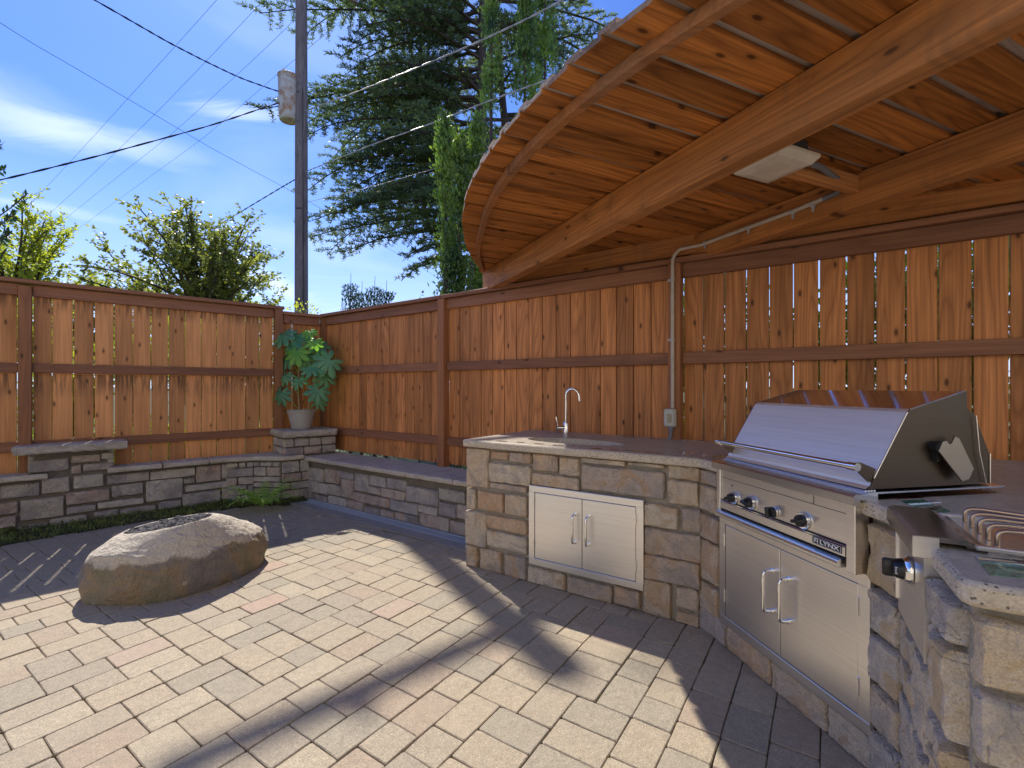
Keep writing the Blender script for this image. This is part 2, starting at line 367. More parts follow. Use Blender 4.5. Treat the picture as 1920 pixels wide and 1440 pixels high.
M_ssh = metal('stainless_brushed_horizontal', (.72, .715, .72), .24, (6, 6, 300), .06)
M_ssd = metal('stainless_painted_reflection', (.14, .11, .085), .42, (3, 3, 200))  # dark reflection of the roof underside put into the steel colour
M_chrome = metal('chrome', (.85, .85, .86), .07)
M_grate = metal('burner_grate_bronzed', (.55, .40, .28), .28)
M_black = plain('knob_black', (.012, .012, .014), .32)
M_darkgap = plain('dark_gap', (.008, .008, .008), .8)
M_white = plain('white_mark', (.75, .75, .74), .5)
M_pipe = plain('conduit_paint', (.50, .44, .38), .5, .3, 15)
M_pipeg = plain('conduit_grey', (.16, .17, .19), .45)
M_box = plain('box_plastic', (.50, .50, .45), .45, .15)
M_label = plain('box_window', (.33, .29, .17), .2, .8, 60)
M_lens = plain('lamp_lens', (.62, .56, .48), .25, .25, 12)
M_lampb = plain('lamp_body', (.03, .035, .04), .5)
M_pot = plain('pot_resin', (.36, .34, .31), .55, .12, 8)
M_soil = plain('soil', (.05, .035, .022), .95, .5, 40)
M_grassm = leafmat('grass_leaf', (.06, .085, .02), (.22, .27, .06), .2, .6, 6)
M_moss = mineral('moss_earth', [(.05, .048, .02)], scale=30, rough=1, rnd=False, moss=.6)
M_lawn = mineral('lawn_outside', [(.07, .09, .03)], scale=2, rough=1, rnd=False)
M_fern = leafmat('fern_leaf', (.20, .36, .07), (.45, .62, .13), .4, .5, 8)
M_fats = leafmat('fatsia_leaf', (.06, .20, .13), (.16, .38, .20), .35, .28, 3, (1.9, 2.6, .6))
M_fats_lit = leafmat('fatsia_leaf_backlit', (.14, .38, .06), (.26, .52, .10), .45, .3, 5, (2.2, 2.2, .5))  # lighter leaf copy: sun shining through is put into its colour
M_stem = plain('plant_stem', (.34, .24, .13), .6, .3)
M_ced = leafmat('cedar_needles', (.05, .09, .06), (.22, .27, .11), .35, .5, .5)
M_cyp = leafmat('cypress_foliage', (.035, .09, .04), (.30, .42, .08), .35, .5, 1.6)
M_dec = leafmat('cherry_leaf', (.10, .13, .05), (.38, .36, .12), .55, .4, .8)
M_yel = leafmat('maple_leaf', (.24, .27, .04), (.52, .50, .08), .6, .5, 1.2)
M_lau = leafmat('laurel_leaf', (.015, .045, .02), (.03, .09, .03), .2, .35, 3)
M_hedge = leafmat('hedge_leaf', (.13, .19, .025), (.42, .45, .07), .5, .5, 3)
M_jun = leafmat('juniper_foliage', (.03, .06, .05), (.08, .13, .08), .2, .6, 3)
M_bark = plain('bark', (.09, .065, .05), .9, .7, 8)
M_pole = wood('pole_wood', (.27, .225, .22), (.10, .08, .08), knots=.25, rough=.85, contrast=1.0)
M_tank = mineral('transformer_paint', [(.62, .60, .55), (.42, .20, .08)], scale=4.5, rough=.6, rnd=False, bstr=.05, var=.9)
M_wire = plain('cable_black', (.012, .012, .014), .6)
M_wirel = plain('cable_aluminium', (.42, .42, .44), .4)
M_lava = mineral('lava_rock', [(.12, .115, .115), (.22, .205, .20)], scale=60, rough=.95, rnd=False, bstr=.9)
M_galv = plain('galvanised_grate', (.42, .50, .60), .45, .1, 10)

def boulder_mat():
    m, nt, b = newmat('boulder')
    v, r, raw = coords(nt, (1, 1, 1), False)
    n1 = noise_n(nt, v, 5, 6, .6, .5); n2 = noise_n(nt, v, 22, 5, .65); n3 = noise_n(nt, v, 3.2, 3, .55, .6); n4 = noise_n(nt, v, 90, 3, .6)
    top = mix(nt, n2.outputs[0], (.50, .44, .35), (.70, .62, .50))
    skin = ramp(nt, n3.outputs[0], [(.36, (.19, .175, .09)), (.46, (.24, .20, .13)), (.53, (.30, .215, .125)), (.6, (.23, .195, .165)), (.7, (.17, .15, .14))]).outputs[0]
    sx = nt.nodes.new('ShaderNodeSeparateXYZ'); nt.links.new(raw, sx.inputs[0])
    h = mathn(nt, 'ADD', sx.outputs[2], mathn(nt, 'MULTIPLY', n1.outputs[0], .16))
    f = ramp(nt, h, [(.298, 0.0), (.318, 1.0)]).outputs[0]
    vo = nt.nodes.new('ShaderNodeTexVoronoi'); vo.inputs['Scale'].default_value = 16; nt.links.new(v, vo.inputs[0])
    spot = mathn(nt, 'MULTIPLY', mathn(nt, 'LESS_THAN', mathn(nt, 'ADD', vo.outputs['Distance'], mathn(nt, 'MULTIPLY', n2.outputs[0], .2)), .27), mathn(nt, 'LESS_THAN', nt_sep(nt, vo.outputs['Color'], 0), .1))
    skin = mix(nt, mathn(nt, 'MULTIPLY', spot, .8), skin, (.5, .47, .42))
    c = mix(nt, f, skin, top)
    c = mix(nt, .5, c, ramp(nt, n4.outputs[0], [(.3, .75), (.7, 1.25)]).outputs[0], 'MULTIPLY')
    nt.links.new(c, b.inputs['Base Color']); nt.links.new(mix(nt, f, .55, .92), b.inputs['Roughness'])
    hh = mathn(nt, 'ADD', mathn(nt, 'MULTIPLY', n1.outputs[0], 1.0), mathn(nt, 'MULTIPLY', mathn(nt, 'ADD', n2.outputs[0], mathn(nt, 'MULTIPLY', n4.outputs[0], .3)), .8))
    bump(nt, b, hh, 1.0, .045)
    return m
M_boulder = boulder_mat()

# ---- a plank: local X is its length, Y its width, Z its thickness
_pl = {}
def plank(name, Lg, Wd, Th, o, xd, yd, mat, parent, ch=.004):
    key = (round(Lg, 3), round(Wd, 3), round(Th, 3), mat.name)
    if key not in _pl:
        b = MB(); b.box((Lg / 2, 0, 0), (Lg, Wd, Th), None, ch); _pl[key] = b.mesh(name, mat)
    xd = Vector(xd).normalized(); yd = Vector(yd); yd = (yd - xd * yd.dot(xd)).normalized(); zd = xd.cross(yd)
    M = Matrix((( xd.x, yd.x, zd.x, o[0]), (xd.y, yd.y, zd.y, o[1]), (xd.z, yd.z, zd.z, o[2]), (0, 0, 0, 1)))
    return put(name, _pl[key], parent, M)

# ================================================================== layout lines
RF = Plane((-.675, 4.80), (.811, -.585))        # right fence, s grows to the right and nearer
Cs = RF.s_at(607)
C0 = RF.P(Cs)                                    # the fence corner
LF = Plane((C0.x, C0.y), (-.747, -.665))         # left fence, s grows to the left and nearer
LW = LF.off(.25)
BN = RF.off(.47)
SK = Plane((-.318, 3.38), (.8315, -.5555))       # sink counter front
SKB = SK.s_at(1319)
Bp = SK.P(SKB)
GR = Plane((Bp.x, Bp.y), (.195, -.981))          # grill face
sun2 = Vector((math.sin(SUN_AZ), math.cos(SUN_AZ)))

# ================================================================== ground and patio
g = MB(); g.add([(-400, -400, -.06), (400, -400, -.06), (400, 900, -.06), (-400, 900, -.06)], [(0, 1, 2, 3)])
tag(build('ground', g, M_lawn), kind='structure')
patio_poly = [(-7, -3), (4.5, -3), (4.5, 2.0)] + [tuple(RF.P(s, -.05).xy) for s in (3.6, Cs)] + [tuple(LF.P(s, -.05).xy) for s in (.1, 4.6)]
pb = MB(); pb.prism(patio_poly, -.05, -.018)
patio = tag(build('patio', pb, M_sand), kind='structure')

U = .0765; ua = Vector((.8315, -.5555)); ub = Vector((.5555, .8315)); org = Vector((-7.0, -1.0))
cells = {}; pieces = []
NA, NB = 170, 120
O2 = Vector((-5.2, 2.3))      # lattice origin
for j in range(NB):
    i = 0
    while i < NA:
        if (i, j) in cells: i += 1; continue
        w = 0
        while i + w < NA and (i + w, j) not in cells: w += 1
        if w == 1: i += 1; continue
        opts = [c for c in (2, 3) if w - c != 1 and c <= w]
        a = random.choice(opts) if opts else w
        b_ = 2 if a == 3 else random.choice([2, 3, 3])
        for x in range(a):
            for y in range(b_): cells[(i + x, j + y)] = 1
        pieces.append((i, j, a, b_)); i += a
def inpoly(p, poly):
    c = False; n = len(poly)
    for i in range(n):
        x1, y1 = poly[i]; x2, y2 = poly[(i + 1) % n]
        if (y1 > p[1]) != (y2 > p[1]) and p[0] < (x2 - x1) * (p[1] - y1) / (y2 - y1) + x1: c = not c
    return c
lim = [tuple(LF.P(s, .44 + .02 * math.sin(s * 3)).xy) for s in (4.6, 3.6, 3.0, 2.4, 1.9, 1.4, 1.0)] + [tuple(LF.P(.62, .64).xy), tuple(LF.P(.45, .70).xy)] + [tuple(RF.P(s, .70).xy) for s in (-1.3, 1.2, 1.9)] + \
      [(.45, 3.1), (1.25, 2.7), (1.45, 1.6), (1.3, .6), (3.9, -.7), (3.9, -2.5), (-6, -2.5)]
cand = []
for (i, j, a, b_) in pieces:
    cx, cy = O2 + ua * ((i - 40 + a / 2) * U) + ub * ((j - 50 + b_ / 2) * U)
    if not inpoly((cx, cy), lim): continue
    vis = cy > .9 and abs(cx / max(cy, .1)) < 1.15
    cand.append((0 if vis else 1, math.hypot(cx, cy), cx, cy, a, b_))
cand.sort()
pv_mesh = {}
def paver_mb(a, b_, seed):
    rr = random.Random(seed); m = MB(); hx, hy = a * U / 2 - .0021, b_ * U / 2 - .0021
    q = []
    cs = [(-hx, -hy), (hx, -hy), (hx, hy), (-hx, hy)]
    outline = []
    for k in range(4):
        x0, y0 = cs[k]; x1, y1 = cs[(k + 1) % 4]; 
        for f in (.035, .5, .965):
            jx = rr.uniform(-.0011, .0011)
            px, py = x0 + (x1 - x0) * f, y0 + (y1 - y0) * f
            outline.append((px + jx, py + rr.uniform(-.0011, .0011)))
    n = len(outline)
    vs = [(x, y, -.04) for x, y in outline] + [(x, y, -.003 + rr.uniform(-.0008, .0008)) for x, y in outline] + [(x * (1 - .003 / hx), y * (1 - .003 / hy), 0) for x, y in outline]
    fs = [tuple(range(2 * n, 3 * n))]
    for r_ in range(2):
        for k in range(n): fs.append((r_ * n + k, r_ * n + (k + 1) % n, (r_ + 1) * n + (k + 1) % n, (r_ + 1) * n + k))
    m.add(vs, fs); return m
ang = math.atan2(ua.y, ua.x); cnt = 0; rest = MB()
for (vz, d_, cx, cy, a, b_) in cand:
    red = random.random() < .035
    hgt = random.uniform(-.003, .0015); tilt = (random.uniform(-.006, .006), random.uniform(-.006, .006)); rz = ang + random.uniform(-.008, .008)
    M = Matrix.Translation((cx, cy, hgt)) @ Matrix.Rotation(rz, 4, 'Z') @ Matrix.Rotation(tilt[0], 4, 'X') @ Matrix.Rotation(tilt[1], 4, 'Y')
    sd_ = random.randint(0, 3)
    if cnt < 300 and vz == 0:
        key = (a, b_, sd_, red)
        if key not in pv_mesh: pv_mesh[key] = paver_mb(a, b_, sd_).mesh('paver', M_paverR if red else M_paver)
        put('paver', pv_mesh[key], patio, M); cnt += 1
    else:
        pm = paver_mb(a, b_, sd_); rest.add([M @ Vector(v) for v in pm.v], pm.f)
tag(build('distant_pavers', rest, M_paver, patio), kind='stuff')

# ================================================================== stone walls
def stone_mesh(w, h, t, seed, mat):
    """rock-faced block: local x width, y outwards, z up; origin at lower left of its back"""
    rr = random.Random(seed); m = MB(); nx = max(5, min(12, int(w / .022) + 2)); nz = max(5, min(10, int(h / .022) + 2))
    e = min(.007, w * .1, h * .1)
    xs = [0, e] + [e + (w - 2 * e) * k / (nx - 2) for k in range(1, nx - 2)] + [w - e, w]
    zs = [0, e] + [e + (h - 2 * e) * k / (nz - 2) for k in range(1, nz - 2)] + [h - e, h]
    idx = {}
    off = Vector((rr.uniform(0, 50), rr.uniform(0, 50), 0))
    for i, x in enumerate(xs):
        for k, z in enumerate(zs):
            bx = i in (0, len(xs) - 1); bz = k in (0, len(zs) - 1)
            pv = Vector((x, z * 1.25, 0)); nzv = noise.noise(pv * 11 + off) * .75 + (.5 - abs(noise.noise(pv * 19 + off))) * .5 + noise.noise(pv * 46 + off) * .35
            if bx or bz:
                y = t * (.62 + .25 * nzv); cx = (e * .9 if (bx and bz) else 0)
                xx = x + (cx if i == 0 else -cx if i == len(xs) - 1 else 0) + (noise.noise(Vector((i * 5.1, z * 34, 2)) + off) * .006 if bx else 0)
                zz = z + (cx if k == 0 else -cx if k == len(zs) - 1 else 0) + (noise.noise(Vector((x * 30, k * 5.7, 7)) + off) * .006 if bz else 0)
            else:
                y = t * (.86 + .30 * nzv + rr.uniform(-.03, .03)); xx, zz = x + rr.uniform(-.002, .002), z + rr.uniform(-.002, .002)
            idx[i, k] = len(m.v); m.v.append((xx, y, zz))
    X, Z = len(xs), len(zs)
    for i in range(X - 1):
        for k in range(Z - 1): m.f.append((idx[i, k], idx[i, k + 1], idx[i + 1, k + 1], idx[i + 1, k]))
    per = [(i, 0) for i in range(X)] + [(X - 1, k) for k in range(1, Z)] + [(i, Z - 1) for i in range(X - 2, -1, -1)] + [(0, k) for k in range(Z - 2, 0, -1)]
    o = len(m.v)
    for p in per: v = m.v[idx[p]]; m.v.append((v[0], -.012, v[2]))
    n = len(per)
    for q in range(n): m.f.append((idx[per[q]], idx[per[(q + 1) % n]], o + (q + 1) % n, o + q))
    return m.mesh('stone', mat, smooth=True)
_sid = [0]
def stone(pl, s0, s1, z0, z1, mat, parent, t=.035):
    if s1 < s0: s0, s1 = s1, s0
    if s1 - s0 < .015 or z1 - z0 < .012: return
    _sid[0] += 1
    d, n = pl.d, pl.n
    # keep a right-handed frame: x along d or -d
    if d.x * n.y - d.y * n.x < 0: xd = Vector((-d.x, -d.y, 0)); o = pl.P(s1, 0, z0)
    else: xd = Vector((d.x, d.y, 0)); o = pl.P(s0, 0, z0)
    yd = Vector((n.x, n.y, 0))
    M = Matrix(((xd.x, yd.x, 0, o.x), (xd.y, yd.y, 0, o.y), (0, 0, 1, z0), (0, 0, 0, 1)))
    return put('stone', stone_mesh(s1 - s0, z1 - z0, t, _sid[0], mat), parent, M)
def px_stones(pl, org_, lst, mat, parent, gap=.0, zmin=.0, zmax=9, t=.035, sc_=6.0, smax=None):
    for (x0, x1, yt, yb) in lst:
        s0 = pl.s_at(org_[0] + x0 / sc_); s1 = pl.s_at(org_[0] + x1 / sc_)
        _, za = pl.sz(org_[0] + x0 / sc_, org_[1] + yt / sc_); _, zb = pl.sz(org_[0] + x0 / sc_, org_[1] + yb / sc_)
        za = min(za, zmax); zb = max(zb, zmin)
        if smax is not None: s0, s1 = min(s0, smax), min(s1, smax)
        stone(pl, s0, s1, zb, za, mat, parent, t)
def rand_stones(pl, s0, s1, z0, z1, mat, parent, g=.012, hs=(.07, .14), t=.035, seed=1, wr=(1.0, 2.4)):
    rr = random.Random(seed); z = z0
    while z < z1 - .03:
        h = min(rr.uniform(*hs), z1 - z)
        if z1 - z - h < .04: h = z1 - z
        s = s0
        while s < s1 - .02:
            w = h * rr.uniform(*wr)
            if s1 - s - w < .06: w = s1 - s
            if h > .11 and rr.random() < .35 and w > .1:
                stone(pl, s, s + w - g, z, z + h * .5 - g, mat, parent, t); stone(pl, s, s + w - g, z + h * .5, z + h - g, mat, parent, t)
            else: stone(pl, s, s + w - g, z, z + h - g, mat, parent, t)
            s += w
        z += h
def cap_mesh(poly, z0, z1, seed=0, rough=.008, step=.05):
    """rough edged slab following poly"""
    pts = []; n = len(poly)
    for i in range(n):
        a = Vector(poly[i]); b = Vector(poly[(i + 1) % n]); k = max(1, int((b - a).length / step))
        for q in range(k): pts.append(a.lerp(b, (q + .0) / k))
    cx = sum(p.x for p in pts) / len(pts); cy = sum(p.y for p in pts) / len(pts); c = Vector((cx, cy)); m = MB(); nn = len(pts)
    th = z1 - z0
    nrm = []
    ar = sum(poly[i][0] * poly[(i + 1) % n][1] - poly[(i + 1) % n][0] * poly[i][1] for i in range(n))
    for i in range(nn):
        t = (pts[(i + 1) % nn] - pts[i - 1]).normalized(); v = Vector((t.y, -t.x)); nrm.append(v if ar > 0 else -v)
    rings = [(z0, -.012), (z0 + th * .18, 0), (z0 + th * .55, .002), (z1 - .008, -.001), (z1, -.012)]
    for r_i, (z, o) in enumerate(rings):
        for i, p in enumerate(pts):
            nv = noise.noise(Vector((p.x * 17 + seed, p.y * 17, z * 30))) * rough * 1.6 + noise.noise(Vector((p.x * 45 + seed, p.y * 45, z * 60))) * rough
            q = p + nrm[i] * (o + (nv if 0 < r_i else nv * .5))
            zz = z + (noise.noise(Vector((p.x * 22, p.y * 22, seed))) * .005 if r_i in (0, 1) else 0)
            m.v.append((q.x, q.y, zz))
    for r_i in range(len(rings) - 1):
        for i in range(nn):
            j = (i + 1) % nn; m.f.append((r_i * nn + i, r_i * nn + j, (r_i + 1) * nn + j, (r_i + 1) * nn + i))
    m.f.append(tuple(range(nn - 1, -1, -1))); m.f.append(tuple(range((len(rings) - 1) * nn, len(rings) * nn)))
    return m
def cap(poly, z0, z1, mat, parent, seed=0, rough=.008, name='cap_stone'):
    return build(name, cap_mesh([tuple(p) for p in poly], z0, z1, seed, rough), mat, parent, smooth=False)

# ---- left seat wall with its pillar
sw = thing('seat_wall', LW.P(2.2), 'low grey stone seat wall with a raised square pillar along the left fence', 'stone wall')
LWk = LF.off(.22)      # mortar face
bend = [LF.P(4.2, .17), LF.P(1.12, .17), LF.P(.86, .27), LF.P(.64, .485), LF.P(.34, .50)]
core = [tuple(p.xy) for p in bend] + [tuple(LF.P(.34, .03).xy), tuple(LF.P(4.2, .03).xy)]
k = MB(); k.prism(core, -.02, .46); build('mortar_core', k, M_mortarC, sw)
LW2 = LF.off(.17)
zc = .455
W2 = [(470,785,945,1115),(830,1165,905,1060),(745,1235,1105,1240),(750,1080,1270,1345),(0,450,1025,1175),(0,205,1215,1350),(230,720,1190,1420),(0,185,1380,1500),(1205,1680,905,1010),(1255,1610,1025,1150),(1100,1615,1215,1285),(1060,1335,1320,1420),(1345,1750,1290,1400),(560,980,1400,1500),(200,540,1480,1570)]
px_stones(LW2, (0, 740), W2, M_stoneC, sw, zmax=zc)
W4 = [(250,750,745,840),(765,1040,690,870),(1050,1320,660,825),(200,615,855,1085),(625,745,830,880),(640,1160,905,975),(1170,1330,855,920),(610,1035,1000,1145),(1055,1300,930,1055),(340,595,1090,1170)]
px_stones(LW2, (240, 760), W4, M_stoneC, sw, zmax=zc)
rand_stones(LW2, LW2.s_at(-2), 4.2, .0, zc, M_stoneC, sw, seed=5)
def seg_plane(a, b):
    d = (b - a); p = Plane((a.x, a.y), (d.x, d.y)); return p, d.length
for a, b, sd_ in ((bend[1], bend[2], 3), (bend[2], bend[3], 4), (bend[3], bend[4], 6)):
    p, ln = seg_plane(a, b); rand_stones(p, .0, ln, .0, zc, M_stoneC, sw, seed=sd_)
# pillar
k = MB(); k.prism([tuple(LF.P(s, o).xy) for s, o in ((2.085, .02), (2.085, .175), (2.64, .175), (2.64, .02))], .44, .69); build('mortar_core', k, M_mortarC, sw)
PL = LF.off(.175)
WP = [(325,775,745,880),(800,1130,690,770),(1140,1285,655,725),(800,915,800,890),(935,1280,785,860)]
px_stones(PL, (0, 740), WP, M_stoneC, sw, zmax=.685)
pe = Plane(tuple(LF.P(3.0, 0).xy), tuple(LF.n)); 
stone(Plane(tuple(LF.P(2.64, .02).xy), tuple(LF.n)), .0, .16, .51, .68, M_stoneC, sw)
stone(Plane(tuple(LF.P(2.085, .02).xy), tuple(LF.n)), .0, .16, .51, .68, M_stoneC, sw)
cap([LF.P(s, o).xy for s, o in ((1.975, .02), (1.975, .30), (2.74, .30), (2.74, .02))], .69, .762, M_cap, sw, 1, .011)
for s0, s1, sd_ in ((2.645, 3.3, 2), (3.31, 4.2, 3)):
    s9 = s0 - (.12 if sd_ == 2 else 0)
    cap([LF.P(s, o).xy for s, o in ((s9, .222), (s9, .262), (s1, .262), (s1, .02), (s0, .02), (s0, .222))], .46, .51, M_cap, sw, sd_, .006)
cap([LF.P(s, o).xy for s, o in ((1.70, .02), (1.70, .255), (2.115, .255), (2.115, .222), (2.08, .222), (2.08, .02))], .46, .51, M_cap, sw, 4, .006)
for s0, s1, sd_ in ((1.30, 1.69, 5),):
    cap([LF.P(s, o).xy for s, o in ((s0, .02), (s0, .255), (s1, .255), (s1, .02))], .46, .51, M_cap, sw, sd_, .006)
cap([LF.P(s, o).xy for s, o in ((1.29, .02), (1.29, .255), (1.1, .255), (.90, .32), (.76, .43), (.68, .53), (.55, .555), (.42, .55), (.42, .02))], .46, .508, M_cap, sw, 8, .006)

# ---- corner pier under the pot
cp = thing('corner_pier', LF.P(.4, .3), 'square mossy stone pier in the fence corner carrying the potted plant', 'stone pier')
pc = [LF.P(.585, .03), LF.P(.585, .455), LF.P(.03, .455), LF.P(.03, .03)]
k = MB(); k.prism([tuple(p.xy) for p in pc], 0, .71); build('mortar_core', k, M_mortarC, cp)
p = LF.off(.455); rand_stones(p, .03, .6, .505, .70, M_stoneC, cp, seed=11, hs=(.085, .11), wr=(1.2, 2.2))
p = Plane(tuple(LF.P(.585, 0).xy), tuple(LF.n)); rand_stones(p, .05, .47, .51, .70, M_stoneC, cp, seed=13)
cap([LF.P(s, o).xy for s, o in ((.645, .02), (.645, .53), (.02, .53), (.02, .02))], .71, .782, M_cap, cp, 21, .013)

# ---- bench along the right fence
bn = thing('stone_bench', BN.P(.2), 'long low stone bench with grey slab seat along the right fence', 'stone bench')
bs0 = BN.s_at(574); bs1 = 1.9
k = MB(); k.prism([tuple(q.xy) for q in (RF.P(bs0, .435), RF.P(bs1, .435), RF.P(bs1, .03), RF.P(bs0 - .1, .03))], -.02, .44); build('mortar_core', k, M_mortarC, bn)
BP = RF.off(.435)
R5 = [(545,780,800,940),(795,965,830,975),(970,1120,860,930),(980,1120,935,1140),(1135,1285,880,1070),(1295,1490,900,1010),(1500,1705,930,1045),(600,720,955,1080),(720,835,985,1100),(835,970,1000,1110),(1275,1425,1020,1100),(1430,1700,1040,1140),(1120,1520,1090,1185),(650,820,1110,1225),(840,1040,1130,1255),(1045,1230,1170,1300),(1245,1410,1255,1350),(1420,1580,1285,1385),(1590,1680,1315,1400),(520,640,1060,1190)]
px_stones(BP, (480, 740), R5, M_stoneC, bn, zmax=.425)
R6 = [(750,1110,655,830),(1115,1410,680,810),(570,885,810,925),(890,1100,870,955),(1120,1315,840,985),(1320,1500,870,1020),(720,890,970,1075),(905,1235,960,1110),(1245,1500,1050,1190)]
px_stones(BP, (640, 800), R6, M_stoneC, bn, zmax=.425)
rand_stones(BP, BP.s_at(892), bs1, 0, .425, M_stoneC, bn, seed=31)
js = [bs0 - .05] + [RF.off(.51).s_at(x) for x in (613, 678, 758, 848)] + [1.25, 1.7, 2.0]
for i in range(len(js) - 1):
    a, b = js[i] + .0022, js[i + 1] - .0022
    cap([RF.P(s, o).xy for s, o in ((a, .125), (a, .51), (b, .51), (b, .125))], .435, .482, M_cap, bn, 40 + i, .006)
for i in range(6):
    a = bs0 - .35 + i * .62; b = a + .616
    cap([RF.P(s, o).xy for s, o in ((a, .02), (a, .121), (b, .121), (b, .02))], .44, .479, M_cap, bn, 60 + i, .002)

# ---- trench drain
td = thing('trench_drain', RF.P(0, .66), 'concrete trench drain with blue grey metal grate at the foot of the stone bench', 'drain')
k = MB(); k.prism([tuple(q.xy) for q in (RF.P(bs0 + .02, .615), RF.P(1.9, .615), RF.P(1.9, .73), RF.P(bs0 - .05, .73))], -.03, .006)
k.prism([tuple(q.xy) for q in (RF.P(bs0 + .02, .455), RF.P(1.9, .455), RF.P(1.9, .492), RF.P(bs0 + .02, .492))], -.03, .006)
k.prism([tuple(q.xy) for q in (RF.P(bs0 - .08, .455), RF.P(bs0 + .12, .455), RF.P(bs0 + .12, .725), RF.P(bs0 - .08, .725))], -.03, .007)
build('curb', k, M_conc, td)
gs = bs0 + .13; gi = 0
while gs < 1.8:
    ge = gs + .5; gm = MB(); M3 = RF.M3()
    gm.box(RF.P((gs + ge) / 2, .499, .001), (.496, .010, .012), M3); gm.box(RF.P((gs + ge) / 2, .608, .001), (.496, .010, .012), M3)
    for q in range(28):
        gm.box(RF.P(gs + .01 + q * .0178, .5535, .0), (.0075, .10, .010), M3)
    for q in (.527, .5535, .58): gm.box(RF.P((gs + ge) / 2, q, -.0025), (.49, .004, .008), M3)
    build('grate', gm, M_galv, td); gs += .502
k = MB(); k.prism([tuple(q.xy) for q in (RF.P(bs0 + .1, .492), RF.P(1.9, .492), RF.P(1.9, .616), RF.P(bs0 + .1, .616))], -.03, -.016); build('channel', k, M_darkgap, td)

# ================================================================== fences
def fence_run(pl, parent, posts, s0, s1, zb, ztop, rails, mat, bw=.14, gap=.006, gapv=.004, railh=.09, skew=.0, over=0.0, seed=0, backs=False):
    rr = random.Random(seed); s = s0
    while s < s1 - .03:
        w = min(bw, s1 - s)
        g_ = max(.0012, gap + rr.uniform(-gapv, gapv))
        f = (s - s0) / (s1 - s0)
        plank('board', ztop - zb, w - .001, .019, pl.P(s + w / 2, -.012 + rr.uniform(-.002, .002), zb), (0, 0, 1), (pl.d.x, pl.d.y, 0), mat, parent, .002)
        if backs: plank('backing_board', ztop - zb, .05, .012, pl.P(s + w + g_ / 2, -.031, zb), (0, 0, 1), (pl.d.x, pl.d.y, 0), mat, parent, .001)
        s += w + g_
# right fence
rf = thing('wooden_fence', RF.P(2, 0), 'stained cedar board fence running right behind the stone bench and the counter', 'fence')
S1 = RF.s_at(836); S2 = RF.s_at(1269.5); SE = 6.6
fence_run(RF, rf, None, Cs + .05, S1 - .045, .50, 2.12, None, M_board, .132, .0045, .001, seed=1, backs=True)
fence_run(RF, rf, None, S1 + .05, S2 - .05, .50, 2.12, None, M_board, .134, .0045, .001, seed=2, backs=True)
fence_run(RF, rf, None, S2 + .05, SE, .50, 2.12, None, M_board, .132, .0058, .0022, seed=3)
for s in (S1, S2, S2 + 2.4):
    plank('post', 2.17 - .47, .088, .088, RF.P(s, .035, .47), (0, 0, 1), (RF.d.x, RF.d.y, 0), M_post, rf)
plank('post', 2.17 - .47, .088, .088, RF.P(Cs + .035, .005, .47), (0, 0, 1), (RF.d.x, RF.d.y, 0), M_post, rf)
cuts = [Cs + .03, S1, S2, S2 + 2.4, SE]
dz = Vector((RF.d.x, RF.d.y, 0))
for i in range(4):
    a, b = cuts[i] + .046, cuts[i + 1] - .046
    plank('top_rail', b - a, .10, .035, RF.P(a, .017, 2.12), dz, (0, 0, 1), M_rail, rf)
    plank('middle_rail', b - a, .085, .038, RF.P(a, .018, 1.49), dz, (0, 0, 1), M_rail, rf)
    plank('bottom_rail', b - a, .085, .038, RF.P(a, .018, .735), dz, (0, 0, 1), M_rail, rf)
    plank('cap_rail', cuts[i + 1] - cuts[i] - .003, .14, .036, RF.P(cuts[i], .012, 2.19), dz, (RF.n.x, RF.n.y, 0), M_rail, rf)
# left fence : short low stub then the taller panels
lf = thing('wooden_fence', LF.P(2, 0), 'taller weathered cedar fence on the left above the seat wall, yellow light in its gaps', 'fence')
T0 = LF.s_at(520); T1 = LF.s_at(48)
fence_run(LF, lf, None, .012, T0 - .045, .50, 2.10, None, M_board, .12, .004, .002, seed=5)
fence_run(LF, lf, None, T0 + .05, T1 - .05, .42, 2.15, None, M_boardL, .140, .0065, .003, seed=6)
fence_run(LF, lf, None, T1 + .055, 5.4, .42, 2.15, None, M_boardL, .140, .006, .003, seed=7)
dl = Vector((LF.d.x, LF.d.y, 0))
for s, zt in ((T0, 2.24), (T1, 2.195)):
    plank('post', zt - .4, .088, .088, LF.P(s, .03, .4), (0, 0, 1), dl, M_post, lf)
plank('top_rail', T0 - .12, .10, .035, LF.P(.06, .017, 2.11), dl, (0, 0, 1), M_rail, lf)
plank('cap_rail', T0 - .05, .13, .036, LF.P(.0, .01, 2.18), dl, (LF.n.x, LF.n.y, 0), M_rail, lf)
plank('middle_rail', T0 - .1, .085, .038, LF.P(.06, .018, 1.455), dl, (0, 0, 1), M_rail, lf)
for a, b in ((T0 + .046, T1 - .046), (T1 + .046, 5.4)):
    plank('top_rail', b - a, .10, .035, LF.P(a, .017, 2.16), dl, (0, 0, 1), M_rail, lf)
    plank('middle_rail', b - a, .085, .038, LF.P(a, .018, 1.455), dl, (0, 0, 1), M_rail, lf)
    plank('bottom_rail', b - a, .085, .038, LF.P(a, .018, .745), dl, (0, 0, 1), M_rail, lf)
plank('cap_rail', 5.4 - T0 + .06, .14, .036, LF.P(T0 - .06, .012, 2.236), dl, (LF.n.x, LF.n.y, 0), M_rail, lf)

